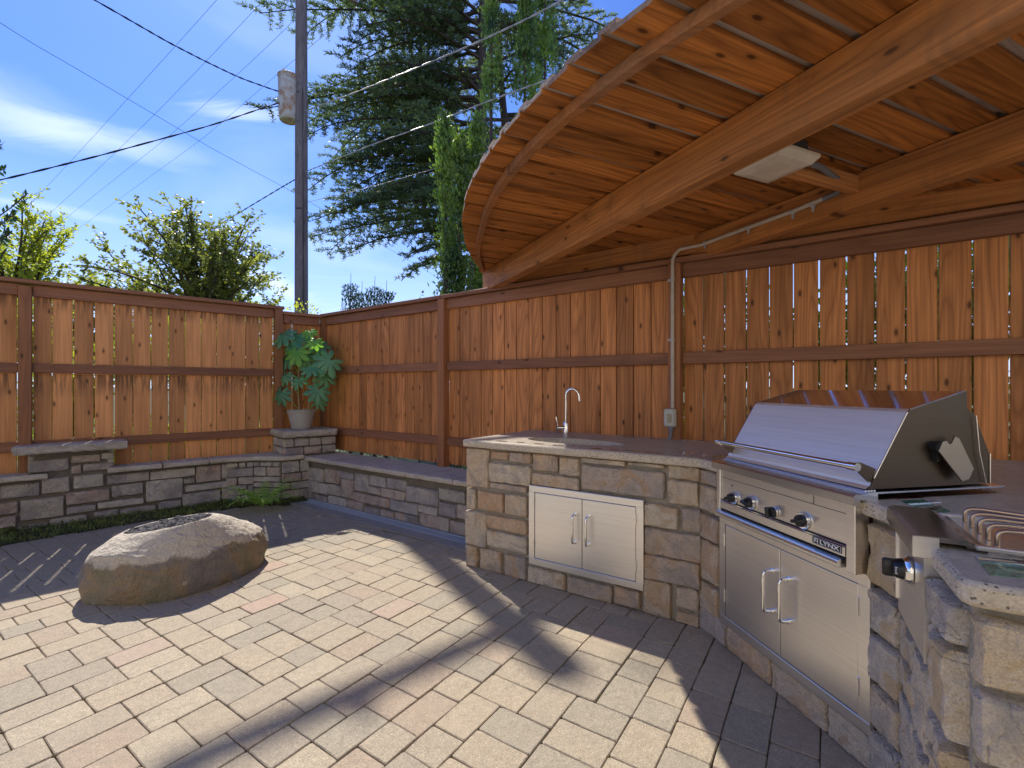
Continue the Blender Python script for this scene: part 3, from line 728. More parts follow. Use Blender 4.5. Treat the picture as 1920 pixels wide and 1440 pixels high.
# ================================================================== outdoor kitchen island
ik = thing('kitchen_island', SK.P(.8, -.3), 'stone faced outdoor kitchen island with a concrete worktop bending round to the right', 'kitchen island')
ZT = .905
fA = SK.P(0, .03) + Vector((-SK.d.x, -SK.d.y, 0)) * .03
lb = RF.P(RF.s_at(1000), .02)
E0 = GR.P(.935, .03); E1 = Vector((1.16, 1.40, 0)); Fc = Vector((.874, .914, 0))
re_ = Fc + Vector((.8315, -.5555, 0)) * .78; bk = re_ + Vector((.5555, .8315, 0)) * 2.18
slab = [fA, SK.P(SKB - .006, .03), GR.P(.19, .03), GR.P(.19, -.575), GR.P(.935, -.575), E0, E1, Fc, re_, bk, lb]
# worktop with a hole for the oval basin
bc = gp(1075, 827.5, ZT); bd = SK.d; bnn = SK.n
bc = Vector((bc.x, bc.y))
ell = [bc + bd * (.36 * math.cos(a)) + bnn * (.15 * math.sin(a)) for a in [2 * math.pi * i / 40 for i in range(40)]]
def ring_fill(outer, inner, z):
    bm = bmesh.new(); ov = [bm.verts.new((p[0], p[1], z)) for p in outer]; iv = [bm.verts.new((p[0], p[1], z)) for p in inner]
    es = [bm.edges.new((ov[i], ov[(i + 1) % len(ov)])) for i in range(len(ov))] + [bm.edges.new((iv[i], iv[(i + 1) % len(iv)])) for i in range(len(iv))]
    bmesh.ops.triangle_fill(bm, edges=es, use_beauty=True)
    bm.verts.index_update()
    vs = [tuple(v.co) for v in bm.verts]; fs = [tuple(v.index for v in f.verts) for f in bm.faces]; bm.free(); return vs, fs
def inset(poly, d):
    n = len(poly); out = []; ar = sum(poly[i][0] * poly[(i + 1) % n][1] - poly[(i + 1) % n][0] * poly[i][1] for i in range(n)); sg = 1 if ar > 0 else -1
    for i in range(n):
        a, b, c = Vector(poly[i - 1]), Vector(poly[i]), Vector(poly[(i + 1) % n])
        e1 = (b - a).normalized(); e2 = (c - b).normalized(); n1_ = Vector((-e1.y, e1.x)) * sg; n2_ = Vector((-e2.y, e2.x)) * sg
        h = (n1_ + n2_).normalized(); out.append(b + h * (d / max(.3, h.dot(n1_))))
    return out
sp = [p.xy.copy() for p in slab]
# round the outer corners a little
def roundc(poly, r=.03, which=None, n=5):
    out = []; m_ = len(poly)
    for i in range(m_):
        b = poly[i]
        if which is not None and i not in which: out.append(b); continue
        a, c = poly[i - 1], poly[(i + 1) % m_]; p0 = b + (a - b).normalized() * r; p1 = b + (c - b).normalized() * r
        for q in range(n + 1): t = q / n; out.append(p0 * (1 - t) ** 2 + b * 2 * t * (1 - t) + p1 * t * t)
    return out
spr = roundc(sp, .03, (0, 1, 6, 7))
top_in = inset(spr, .010); m = MB()
vs, fs = ring_fill(top_in, ell, ZT); m.add(vs, fs); build('worktop', m, M_top, ik)
m = MB(); prof = [(0.0, ZT), (-.007, ZT - .003), (-.012, ZT - .010), (-.012, ZT - .040), (-.006, ZT - .048), (.004, ZT - .05)]
rings = [inset(spr, .010 + o_) for o_, _ in prof]; nn = len(spr)
for (o_, z), rg_ in zip(prof, rings): m.v += [(p.x, p.y, z) for p in rg_]
for r_ in range(len(prof) - 1):
    for i in range(nn): j = (i + 1) % nn; m.f.append((r_ * nn + i, r_ * nn + j, (r_ + 1) * nn + j, (r_ + 1) * nn + i))
m.f.append(tuple((len(prof) - 1) * nn + i for i in range(nn)))
build('worktop_edge', m, M_edge, ik)
m = MB(); pr = [(1, ZT), (.985, ZT - .012), (.9, ZT - .07), (.75, ZT - .12), (.45, ZT - .145), (.12, ZT - .15)]
for sc_, z in pr: m.v += [(bc.x + (e.x - bc.x) * sc_, bc.y + (e.y - bc.y) * sc_, z) for e in ell]
for r_ in range(len(pr) - 1):
    for i in range(40): j = (i + 1) % 40; m.f.append((r_ * 40 + i, (r_ + 1) * 40 + i, (r_ + 1) * 40 + j, r_ * 40 + j))
m.f.append(tuple((len(pr) - 1) * 40 + i for i in range(40)))
build('sink_basin', m, M_edge, ik, smooth='all')
m = MB(); m.lathe([(0, ZT - .147), (.022, ZT - .147), (.025, ZT - .150)], (bc.x, bc.y, 0), n=16); build('sink_drain', m, M_chrome, ik)
# coloured glass and stone pieces set in the worktop
def tile(poly, c, name='glass_tile'):
    m = MB(); m.prism([tuple(p) for p in poly], ZT - .004, ZT + .0012); return build(name, m, c, ik)
def glassm(name, c1, c2):
    m, nt, b = newmat(name); v, r, raw = coords(nt, (1, 1, 1), False); n = noise_n(nt, v, 14, 3, .6, 1.2)
    nt.links.new(ramp(nt, n.outputs[0], [(.35, c1), (.65, c2)]).outputs[0], b.inputs['Base Color']); b.inputs['Roughness'].default_value = .08
    b.inputs['Coat Weight'].default_value = .5; return m
M_glG = glassm('glass_green', (.01, .10, .05), (.18, .42, .28)); M_glR = glassm('glass_maroon', (.035, .008, .012), (.07, .02, .025)); M_glW = glassm('tile_pale', (.42, .40, .38), (.5, .48, .46))
M_glB = glassm('tile_slate', (.09, .085, .10), (.14, .12, .14))
def rect_on(c, dx_, lx, ly):
    dx_ = Vector(dx_).normalized(); dy_ = Vector((-dx_.y, dx_.x)); c = Vector(c)
    return [c - dx_ * lx / 2 - dy_ * ly / 2, c + dx_ * lx / 2 - dy_ * ly / 2, c + dx_ * lx / 2 + dy_ * ly / 2, c - dx_ * lx / 2 + dy_ * ly / 2]
def pt(px, py): return gp(px, py, ZT).xy
for q, c in (([(1667, 933), (1681, 936), (1733, 934), (1721, 930)], M_glR), ([(1688, 939), (1716, 952), (1752, 948), (1732, 937)], M_glG),
             ([(1733, 939), (1748, 944), (1765, 943), (1752, 938)], M_glW), ([(1735, 952), (1748, 957), (1768, 952), (1762, 948.5)], M_glR),
             ([(1739, 954), (1750, 965), (1783, 960), (1772, 954)], M_glG), ([(1834, 1052), (1856, 1079), (1945, 1086), (1945, 1062), (1905, 1058)], M_glG),
             ([(1827, 1044), (1834, 1050), (1905, 1056), (1893, 1049)], M_glR), ([(1897, 1049), (1910, 1056), (1950, 1060), (1945, 1053)], M_glR),
             ([(1332, 855), (1345, 860), (1368, 857), (1358, 853)], M_glG), ([(1268, 850), (1284, 853), (1300, 850), (1286, 847)], M_glW), ([(1312, 853), (1322, 856), (1332, 853), (1322, 850)], M_glW)):
    tile([pt(*a) for a in q], c)
rr = random.Random(3)
for px_, w_ in ((905, .05), (935, .07), (968, .05), (1003, .06), (1040, .05), (1075, .07), (1112, .06), (1146, .05), (1180, .08), (1215, .06), (1240, .05)):
    s = SK.s_at(px_); c = SK.P(s, -.045 + rr.uniform(-.01, .01)).xy
    tile(rect_on(c, SK.d, w_ + rr.uniform(0, .03), .035), rr.choice([M_glR, M_glW, M_glG, M_glB, M_glB]))
for s in (1.4, 1.62, 1.8, 2.0, 2.2, 2.45, 2.68, 2.8):
    c = RF.P(s, .11).xy; tile(rect_on(c, RF.d, .09, .03), rr.choice([M_glR, M_glW, M_glB, M_glB]))
# core walls
ins = [p for p in inset(sp, .058)]
corepoly = [ins[0], ins[1], GR.P(.95, -.025).xy, (E1 + Vector((.045, .0, 0))).xy, (Fc + Vector((.05, .03, 0))).xy, ins[8], ins[9], ins[10]]
m = MB(); m.prism([tuple(p) for p in corepoly], -.02, ZT - .05); build('mortar_core', m, M_mortarW, ik)
SKc = SK.off(-.027); GRc = GR.off(-.025)
C1 = [(115,360,350,775),(385,580,390,475),(590,835,400,510),(360,830,515,725),(860,1130,415,600),(1155,1370,455,650),(845,1370,635,765),(1400,1890,460,515),(1400,2328,540,810),(375,790,735,800),(115,210,800,1030),(240,525,830,1035),(545,790,860,1090),(100,335,1045,1420),(340,790,1095,1240),(340,790,1270,1445),
      (105,235,1440,1690),(265,500,1470,1730),(540,775,1535,1800),(800,1215,1675,1880),(1240,1740,1785,1985),(1765,2055,1895,2085),(1930,2330,510,545)]
px_stones(SKc, (860, 780), C1, M_stoneW, ik, zmax=ZT - .053)
C2 = [(690,1050,545,690),(690,1030,705,970),(420,800,970,1215),(850,1062,1020,1270),(425,1062,1240,1525),(420,1050,1535,1800),(415,720,1815,2190),(780,1030,1900,2125),(780,1040,2165,2320)]
px_stones(SKc, (1140, 780), C2, M_stoneW, ik, zmax=ZT - .053)
# beside and below the grill
px_stones(GRc, (1140, 780), [(1085,1275,590,745),(1085,1262,765,1035),(1085,1285,1080,1345),(1085,1285,1370,1795),(1085,1285,1840,2130)], M_stoneW, ik, zmax=ZT - .053)
for a, b in ((1322, 1369), (1373, 1454), (1458, 1560), (1564, 1650)):
    stone(GRc, GRc.s_at(a), GRc.s_at(b), 0, .118, M_stoneW, ik)
# left end, near leg
eL = Plane(tuple((SK.P(0, -.027) + Vector((.0, .0, 0))).xy), tuple((ins[10] - ins[0]).normalized()))
rand_stones(Plane(tuple(ins[0]), tuple(ins[10] - ins[0])), .0, .7, 0, ZT - .055, M_stoneW, ik, seed=51, t=.03)
for a, b, sd_ in ((2, 3, 61), (3, 4, 62), (4, 5, 63)):
    A_, B_ = corepoly[a], corepoly[b]; p = Plane(tuple(A_), tuple(B_ - A_)); ln = (B_ - A_).length
    if a == 3:
        rand_stones(p, .0, .36, 0, .615, M_stoneN, ik, seed=sd_, hs=(.14, .2), wr=(.8, 1.3), t=.045, g=.018); rand_stones(p, .365, ln, 0, ZT - .055, M_stoneN, ik, seed=sd_ + 1, hs=(.15, .24), wr=(.8, 1.3), t=.045, g=.018)
    else: rand_stones(p, .0, ln, 0, ZT - .055, M_stoneN, ik, seed=sd_, hs=(.13, .2) if a == 2 else (.24, .30), wr=(1.2, 2.0), t=.045, g=.02)

# ---- access doors
def door_unit(pl, s0, s1, z0, z1, label, name, hinge_h, cat='cabinet doors', face=.006, mat=M_ss):
    t = thing(name, pl.P((s0 + s1) / 2, 0, z0), label, cat); M3 = pl.M3(); fw = .042
    f = MB(); w = s1 - s0; h = z1 - z0; zc_ = (z0 + z1) / 2; sc2 = (s0 + s1) / 2
    f.box(pl.P(sc2, face, z1 - fw / 2), (w, .02, fw), M3, .002); f.box(pl.P(sc2, face, z0 + fw / 2), (w, .02, fw), M3, .002)
    f.box(pl.P(s0 + fw / 2, face, zc_), (fw, .02, h - 2 * fw), M3); f.box(pl.P(s1 - fw / 2, face, zc_), (fw, .02, h - 2 * fw), M3)
    build('frame', f, mat, t)
    f = MB(); f.box(pl.P(sc2, face - .012, zc_), (w - fw, .008, h - fw), M3); build('backing', f, M_darkgap, t)
    dw = (w - 2 * fw - .009) / 2
    for sgn, cs in ((-1, sc2 - dw / 2 - .0015), (1, sc2 + dw / 2 + .0015)):
        d = MB(); d.box(pl.P(cs, face + .001, zc_), (dw, .014, h - 2 * fw - .006), M3, .0015); dd = build('door', d, mat, t)
        hx = sc2 + sgn * .045; hm = MB(); hz = z0 + h * .56; hl = min(.085, h * .22)
        o1, o2 = face + .006, face + .05
        pth = [pl.P(hx - sgn * 0, o1, hz + hl), pl.P(hx, o2 - .016, hz + hl), pl.P(hx, o2 - .004, hz + hl - .004), pl.P(hx, o2, hz + hl - .016), pl.P(hx, o2, hz), pl.P(hx, o2, hz - hl + .016), pl.P(hx, o2 - .004, hz - hl + .004), pl.P(hx, o2 - .016, hz - hl), pl.P(hx, o1, hz - hl)]
        hm.tube(pth, .0075, 10)
        for zz in (hz + hl, hz - hl): hm.lathe([(.011, 0), (.011, .006), (.0075, .008)], pl.P(hx, face + .007, zz), (pl.n.x, pl.n.y, 0), 12)
        build('handle', hm, M_chrome, dd, smooth=True)
        for zz in (z0 + h * .27, z0 + h * .78):
            g_ = MB(); g_.tube([pl.P(cs + sgn * (dw / 2 + .004), face + .012, zz - .03), pl.P(cs + sgn * (dw / 2 + .004), face + .012, zz + .03)], .0045, 8); build('hinge', g_, mat, dd, smooth=True)
    return t
a, z1_ = SK.sz(994, 908.5); b, _ = SK.sz(1208, 937); _, z0_ = SK.sz(994, 1055)
door_unit(SK, a, b, z0_, z1_, 'pair of beige stainless cabinet doors in the stone front below the sink', 'cabinet_doors', .06)
door_unit(GR, .158, .95, .122, .655, 'tall pair of stainless cabinet doors underneath the grill', 'cabinet_doors', .09)

# ================================================================== grill
gr = thing('gas_grill', GR.P(.56, -.2, .66), 'large built-in stainless gas grill with closed hood and black knobs', 'grill')
M3 = GR.M3(); gs0, gs1 = .195, .935
def gb(mb, s0, s1, o0, o1, z0, z1, bev=0): mb.box(GR.P((s0 + s1) / 2, (o0 + o1) / 2, (z0 + z1) / 2), (abs(s1 - s0), abs(o1 - o0), z1 - z0), M3, bev)
def gext(mb, prof, s0, s1):
    """profile of (offset, z) extruded from s0 to s1"""
    mb.extr([GR.P(s0, o, z) for o, z in prof], None, GR.P(s1) - GR.P(s0))
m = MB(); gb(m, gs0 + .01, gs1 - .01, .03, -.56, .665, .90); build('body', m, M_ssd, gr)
m = MB(); gb(m, gs0 + .028, gs1 - .035, .028, .05, .70, .905); build('control_panel', m, M_ss, gr)
m = MB(); gb(m, gs0 + .0, gs0 + .026, .0, .058, .66, .898, .002); build('side_trim', m, M_ss, gr)
m = MB(); gb(m, gs1 - .034, gs1, .0, .058, .655, .898, .002); build('side_trim', m, M_ss, gr)
# folded joints of the panel: upper strip, flap, lower ledge
m = MB(); gb(m, gs0 + .03, gs1 - .037, .05, .0515, .848, .8495); gb(m, gs0 + .03, gs1 - .037, .05, .0535, .7425, .745)
gb(m, .76, .7615, .05, .0515, .85, .897); build('panel_seam', m, M_darkgap, gr)
m = MB(); gext(m, [(.05, .742), (.058, .734), (.058, .703), (.05, .700)], gs0 + .03, gs1 - .037); build('lower_ledge', m, M_ssh, gr)
m = MB(); gext(m, [(.052, .893), (.070, .884), (.071, .888), (.056, .899)], .52, .76); build('flap_handle', m, M_ssh, gr)
m = MB(); gext(m, [(-.02, .925), (.068, .925), (.078, .918), (.078, .890), (.070, .888), (.050, .889), (.050, .905), (-.02, .905)], gs0 - .012, gs1 + .012); build('front_lip', m, M_ssh, gr)
m = MB(); gext(m, [(.03, .694), (.062, .694), (.078, .690), (.082, .683), (.080, .668), (.074, .664), (.03, .664)], gs0 + .02, gs1 - .045); build('drip_tray', m, M_ssh, gr, smooth=True)
m = MB(); gb(m, gs0 + .02, gs1 - .04, .02, .046, .693, .701); build('tray_gap', m, M_darkgap, gr)
m = MB(); gext(m, [(.02, .9255), (.02, .931), (-.56, .931), (-.56, .9255)], gs0 - .012, gs1 + .014)
for q in range(4): gext(m, [(.015 - q * .012, .931), (.013 - q * .012, .934), (.007 - q * .012, .934), (.005 - q * .012, .931)], gs0 + .005, gs1 - .005)
build('base_plate', m, M_ssh, gr)
# hood : front (two folds), top, sides, rear housing
hp = [(0.012, .938), (-.004, .948), (-.018, .975), (-.155, 1.195), (-.168, 1.205), (-.40, 1.266), (-.412, 1.266), (-.412, .938)]
h0, h1 = gs0 + .0, gs1 - .004
m = MB(); hh = hp
for i in range(4):
    (o0, za), (o1, zb) = hh[i], hh[i + 1]
    m.add([GR.P(h0, o0, za), GR.P(h1, o0, za), GR.P(h1, o1, zb), GR.P(h0, o1, zb)], [(0, 1, 2, 3)])
M_hood = metal('hood_brushed', (.97, .93, .86), .50, (2, 2, 300)); M_hood.node_tree.nodes['Principled BSDF'].inputs['Metallic'].default_value = .82; build('hood_front', m, M_hood, gr)
M_sst = metal('hood_top_polished', (.42, .38, .46), .10)
m = MB(); m.add([GR.P(h0, -.168, 1.205), GR.P(h1, -.168, 1.205), GR.P(h1, -.41, 1.266), GR.P(h0, -.41, 1.266)], [(0, 1, 2, 3)]); build('hood_top', m, M_sst, gr)
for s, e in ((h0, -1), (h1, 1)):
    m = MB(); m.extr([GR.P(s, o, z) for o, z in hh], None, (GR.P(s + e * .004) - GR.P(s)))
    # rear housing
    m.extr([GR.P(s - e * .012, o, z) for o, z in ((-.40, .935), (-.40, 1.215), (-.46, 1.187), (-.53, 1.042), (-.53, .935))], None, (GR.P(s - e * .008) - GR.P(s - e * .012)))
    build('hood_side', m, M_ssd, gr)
m = MB(); m.add([GR.P(h0, -.412, 1.266), GR.P(h1, -.412, 1.266), GR.P(h1, -.412, .935), GR.P(h0, -.412, .935)], [(0, 1, 2, 3)])
for (o0, za), (o1, zb) in (((-.41, 1.215), (-.46, 1.187)), ((-.46, 1.187), (-.53, 1.042)), ((-.53, 1.042), (-.53, .935))):
    m.add([GR.P(h0 + .01, o0, za), GR.P(h1 - .01, o0, za), GR.P(h1 - .01, o1, zb), GR.P(h0 + .01, o1, zb)], [(0, 1, 2, 3)])
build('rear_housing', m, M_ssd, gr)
# edge fold lines on the side
m = MB()
for (o0, za), (o1, zb) in ((hh[2], hh[3]), (hh[4], hh[5])):
    m.tube([GR.P(h1 + .004, o0, za), GR.P(h1 + .004, o1, zb)], .0022, 6)
m.tube([GR.P(h1 - .006, -.53, 1.042), GR.P(h1 - .006, -.53, .937)], .0025, 6); m.tube([GR.P(h1 + .002, -.455, 1.18), GR.P(h1 + .002, -.47, 1.05), GR.P(h1 + .002, -.50, .94)], .002, 6)
build('folded_edge', m, M_ss, gr, smooth=True)
# handle
m = MB(); m.tube([GR.P(h0 - .012, .045, 1.013), GR.P(h1 - .0, .045, 1.013)], .0115, 16); 
for s in (h0 - .012, h1 - .03): m.tube([GR.P(s, .045, 1.013), GR.P(s + .032, .045, 1.013)], .014, 16)
build('hood_handle', m, M_chrome, gr, smooth=True)
for s in (h0 + .018, h1 - .006):
    m = MB(); m.extr([GR.P(s, o, z) for o, z in ((.058, 1.017), (.05, 1.027), (.03, 1.028), (-.03, 1.005), (-.012, .962), (.0, .962), (.04, .998))], None, GR.P(s + .006) - GR.P(s)); build('handle_bracket', m, M_ssd, gr)
# knobs : two small at left, igniter, large at right
NV = Vector((GR.n.x, GR.n.y, 0))
for px_, py_, rr_, bez, rot in ((1373, 933, .0205, 1, 20), (1405, 942, .0215, 1, -10), (1449, 960, .0215, 0, 100), (1504, 976, .0235, 1, 15)):
    p5 = GR.off(.052); s, z = p5.sz(px_ + 3, py_); c = p5.P(s, 0, z); kb = MB()
    kb.lathe([(rr_, .008), (rr_ * 1.0, .018), (rr_ * .86, .026), (0, .026)], c, NV, 24)
    a = R(rot); ax = Vector((GR.d.x * math.cos(a), GR.d.y * math.cos(a), math.sin(a))); MM = Matrix((ax, NV, ax.cross(NV))).transposed()
    kb.box(c + NV * .030, (rr_ * 1.95, .024, .013), MM, .003)
    kn = build('knob', kb, M_black, gr, smooth=True)
    if bez:
        kb = MB(); kb.lathe([(rr_ * 1.38, 0), (rr_ * 1.36, .006), (rr_ * 1.2, .011), (rr_ * 1.02, .011)], c, NV, 28); build('bezel', kb, M_chrome, kn, smooth=True)
    else:
        kb = MB(); kb.lathe([(rr_ * 1.0, 0), (rr_ * .98, .009), (0, .009)], c, NV, 28); build('bezel', kb, M_ss, kn, smooth=True)
kb = MB(); p5 = GR.off(.051); s, z = p5.sz(1373, 910.5); kb.lathe([(.0028, 0), (.0028, .004), (0, .004)], p5.P(s, 0, z), NV, 10); build('indicator', kb, M_black, gr)
# name badge
def text_mesh(body, size, ex=.0006):
    cu = bpy.data.curves.new('t', 'FONT'); cu.body = body; cu.size = size; cu.extrude = ex; cu.align_x = 'CENTER'; cu.align_y = 'CENTER'
    try: cu.offset = size * .022
    except Exception: pass
    o = bpy.data.objects.new('t', cu); col.objects.link(o); dg = bpy.context.evaluated_depsgraph_get(); dg.update()
    me = bpy.data.meshes.new_from_object(o.evaluated_get(dg)); bpy.data.objects.remove(o); return me
def on_face(pl, s, z, o, flip=False):
    d = Vector((pl.d.x, pl.d.y, 0)); n = Vector((pl.n.x, pl.n.y, 0)); u = Vector((0, 0, 1))
    if d.cross(u).dot(n) < 0: d = -d
    p = pl.P(s, o, z); return Matrix(((d.x, u.x, n.x, p.x), (d.y, u.y, n.y, p.y), (d.z, u.z, n.z, p.z), (0, 0, 0, 1)))
bs_, bz_ = GR.off(.060).sz(1549, 1022); bz_ = .722
m = MB(); gb(m, bs_ - .062, bs_ + .062, .055, .0605, bz_ - .0135, bz_ + .0135, .003); bd_ = build('badge', m, M_black, gr)
m = MB(); 
for z0, z1 in ((bz_ - .0115, bz_ - .0105), (bz_ + .0105, bz_ + .0115)): gb(m, bs_ - .06, bs_ + .06, .0605, .0612, z0, z1)
for s in (bs_ - .06, bs_ + .059): gb(m, s, s + .001, .0605, .0612, bz_ - .0115, bz_ + .0115)
q0 = bs_ - .052
for (a, b, c, d) in ((q0, q0 + .003, -.0085, .0085), (q0, q0 + .018, .006, .0085), (q0 + .015, q0 + .018, -.0085, .0085), (q0 + .006, q0 + .018, -.003, -.0005), (q0 + .006, q0 + .009, -.003, .004)):
    gb(m, a, b, .0605, .0614, bz_ + c, bz_ + d)
build('badge_emblem', m, M_white, bd_)
tm = text_mesh('LYNX', .026); tm.materials.append(M_white)
o = put('badge_lettering', tm, bd_, on_face(GR, bs_ + .013, bz_, .061) @ Matrix.Diagonal((1.18, .82, 1, 1)))
# rotisserie bracket on the side
m = MB(); sd0 = h1 + .03
def side(pts, th, s_=sd0): m.extr([GR.P(s_, o, z) for o, z in pts], None, GR.P(s_ + th) - GR.P(s_))
side([(-.245, 1.065), (-.262, 1.095), (-.278, 1.098), (-.29, 1.085), (-.30, 1.088), (-.315, 1.112), (-.332, 1.105), (-.395, 1.0), (-.375, .965), (-.345, .958)], .006)
build('motor_bracket', m, metal('bracket_steel', (.46, .39, .33), .4), gr)
m = MB(); m.lathe([(.02, 0), (.02, .03), (.0, .03)], GR.P(h1, -.262, 1.075), (GR.d.x, GR.d.y, 0), 16); m.box(GR.P(h1 + .012, -.262, 1.05), (.02, .012, .05), M3); build('spit_hole', m, M_darkgap, gr)

# ================================================================== side burner in the near leg
cd = (Fc - E1).normalized(); SBp = Plane((E1.x, E1.y), (cd.x, cd.y))
sb = thing('side_burner', SBp.P(.2, -.2, ZT), 'stainless side burner with bronzed wire grates set in the near end of the island', 'side burner')
SBp = Plane((E1.x, E1.y), (cd.x, cd.y)); MS = SBp.M3()
b0, b1 = .015, .345
def sbb(mb, s0, s1, o0, o1, z0, z1, bev=0): mb.box(SBp.P((s0 + s1) / 2, (o0 + o1) / 2, (z0 + z1) / 2), (abs(s1 - s0), abs(o1 - o0), z1 - z0), MS, bev)
def sext(mb, prof, s0, s1): mb.extr([SBp.P(s0, o, z) for o, z in prof], None, SBp.P(s1) - SBp.P(s0))
m = MB(); sext(m, [(-.06, .93), (.02, .93), (.034, .924), (.038, .91), (.038, .885), (.03, .876), (.0, .876), (.0, .918), (-.06, .918)], b0, b1); M_bul = metal('bullnose_steel', (.34, .30, .29), .24); build('bullnose', m, M_bul, sb, smooth=True)
m = MB(); sbb(m, b1, b1 + .003, -.012, .036, .878, .927); build('bullnose_end', m, M_ss, sb)
m = MB(); sbb(m, b0 + .01, b1 - .012, -.02, .012, .63, .876); build('control_panel', m, M_ss, sb)
m = MB(); sbb(m, b1 - .012, b1 - .006, -.05, .014, .625, .876); build('side_trim', m, M_ss, sb)
m = MB(); sbb(m, b0 + .004, b0 + .01, -.02, .018, .66, .876); build('side_trim', m, M_ss, sb)
m = MB(); sext(m, [(-.06, .93), (-.085, .918), (-.095, .918), (-.095, .912), (-.06, .912)], b0, b1); build('front_step', m, M_bul, sb)
m = MB(); sbb(m, b0, b1, -.095, -.62, .906, .912); build('burner_tray', m, M_ssh, sb)
m = MB(); sbb(m, b1 - .012, b1 + .006, -.075, -.62, .912, .922, .002); sbb(m, b0 - .004, b0 + .012, -.075, -.62, .912, .922, .002); build('tray_rim', m, M_ss, sb)
m = MB(); m.lathe([(.055, 0), (.06, .006), (.05, .016), (.0, .02)], SBp.P(.19, -.34, .912), n=28); build('burner_head', m, M_black, sb, smooth=True)
for i in range(5):
    s = b0 + .045 + i * .058; tw = (.19 - s) * .35
    m = MB(); m.tube([SBp.P(s, -.125, .913), SBp.P(s, -.125, .937), SBp.P(s, -.129, .945), SBp.P(s, -.138, .949), SBp.P(s + .0, -.16, .950), SBp.P(s + tw * .6, -.27, .948), SBp.P(s + tw, -.33, .941)], .0052, 10)
    m.tube([SBp.P(s, -.57, .913), SBp.P(s, -.57, .94), SBp.P(s, -.555, .949), SBp.P(s + tw * .6, -.42, .948), SBp.P(s + tw, -.37, .941)], .0052, 8)
    build('grate_bar', m, M_grate, sb, smooth=True)
c = SBp.P(.20, .014, .80); NB_ = Vector((SBp.n.x, SBp.n.y, 0))
m = MB(); m.lathe([(.027, .016), (.025, .03), (.019, .038), (0, .038)], c, NB_, 24); m.box(c + NB_ * .045, (.014, .03, .046), MS, .004); kn = build('knob', m, M_black, sb, smooth=True)
m = MB(); m.lathe([(.036, 0), (.036, .006), (.031, .014), (.027, .016)], c, NB_, 28); build('bezel', m, M_chrome, kn, smooth=True)
m = MB()
for i in range(5): m.box(c + NB_ * .0315 + Vector((0, 0, -.008 + i * .004)) + Vector((SBp.d.x, SBp.d.y, 0)) * .0222, (.002, .008, .002), MS)
build('knob_marking', m, M_white, kn)

# ================================================================== tap
fpos = gp(1061, 815.5, ZT); fx, fy = fpos.x, fpos.y
tp = thing('kitchen_tap', (fx, fy, ZT), 'tall chrome gooseneck tap behind the oval sink', 'tap')
m = MB(); m.lathe([(.027, 0), (.027, .006), (.022, .010), (.022, .10), (.019, .104), (.012, .106), (0, .106)], (fx, fy, ZT), n=24); build('body', m, M_chrome, tp, smooth=True)
sdv = Vector((.86, -.5, 0)); path = [Vector((fx, fy, ZT + .10)), Vector((fx, fy, ZT + .26))]
for i in range(1, 13):
    a = math.pi * i / 12 * .94; path.append(Vector((fx, fy, ZT + .30)) + sdv * (.055 * (1 - math.cos(a))) + Vector((0, 0, .062 * math.sin(a))))
path.append(path[-1] + Vector((.004, -.002, -.045)))
m = MB(); m.tube(path, .0105, 14); build('spout', m, M_chrome, tp, smooth=True)
m = MB(); q = Vector((-.93, -.36, 0)); m.lathe([(.017, 0), (.017, .055), (.020, .058), (.020, .064), (0, .066)], Vector((fx, fy, ZT + .058)) + q * .018, q, 20); build('valve', m, M_chrome, tp, smooth=True)
m = MB(); m.tube([Vector((fx, fy, ZT + .065)) + q * .07, Vector((fx, fy, ZT + .145)) + q * .088], [.0055, .004], 8); build('lever', m, M_chrome, tp, smooth=True)

# ================================================================== pergola roof
S1p = Vector((-.282, 4.516)); bdv = Vector((.4115, -.911)).normalized(); ld = Vector((-bdv.y * -1, 0))
ld = Vector((-.911, -.4115)).normalized()      # towards the curved edge
def rp(t, d, z): q = S1p + bdv * t + ld * d; return Vector((q.x, q.y, z))
ZB = 2.385; SL = .02; TE = 3.62; TF = 4.6; SAG = .78
def arc(t): return SAG * (1 - ((t - TF / 2) / (TF / 2)) ** 2)
def zr(d): return ZB + SL * d
pg = thing('pergola_roof', rp(1.8, -.4, ZB), 'cedar pergola roof with a curved overhang above the grill and counter', 'pergola')
b3 = Vector((bdv.x, bdv.y, 0)); l3 = Vector((ld.x, ld.y, 0))
plank('beam', TE + .5, .19, .09, rp(-.0, -.045, zr(-.04) - .097), b3, (0, 0, 1), M_beam, pg, .006)
st2 = 1.3; Q = Vector((1.273, 3.404)); t2 = (Q - S1p).dot(bdv); d2 = (Q - S1p).dot(ld)
plank('beam', 3.2, .175, .09, rp(t2 - .05, d2 - .045, zr(d2) - .09), b3, (0, 0, 1), M_beam, pg, .006)
sA = RF.s_at(960); plank('beam', 6.2 - sA, .14, .045, RF.P(sA, -.0, 2.283 + .02), dz, (0, 0, 1), M_beam, pg, .004)
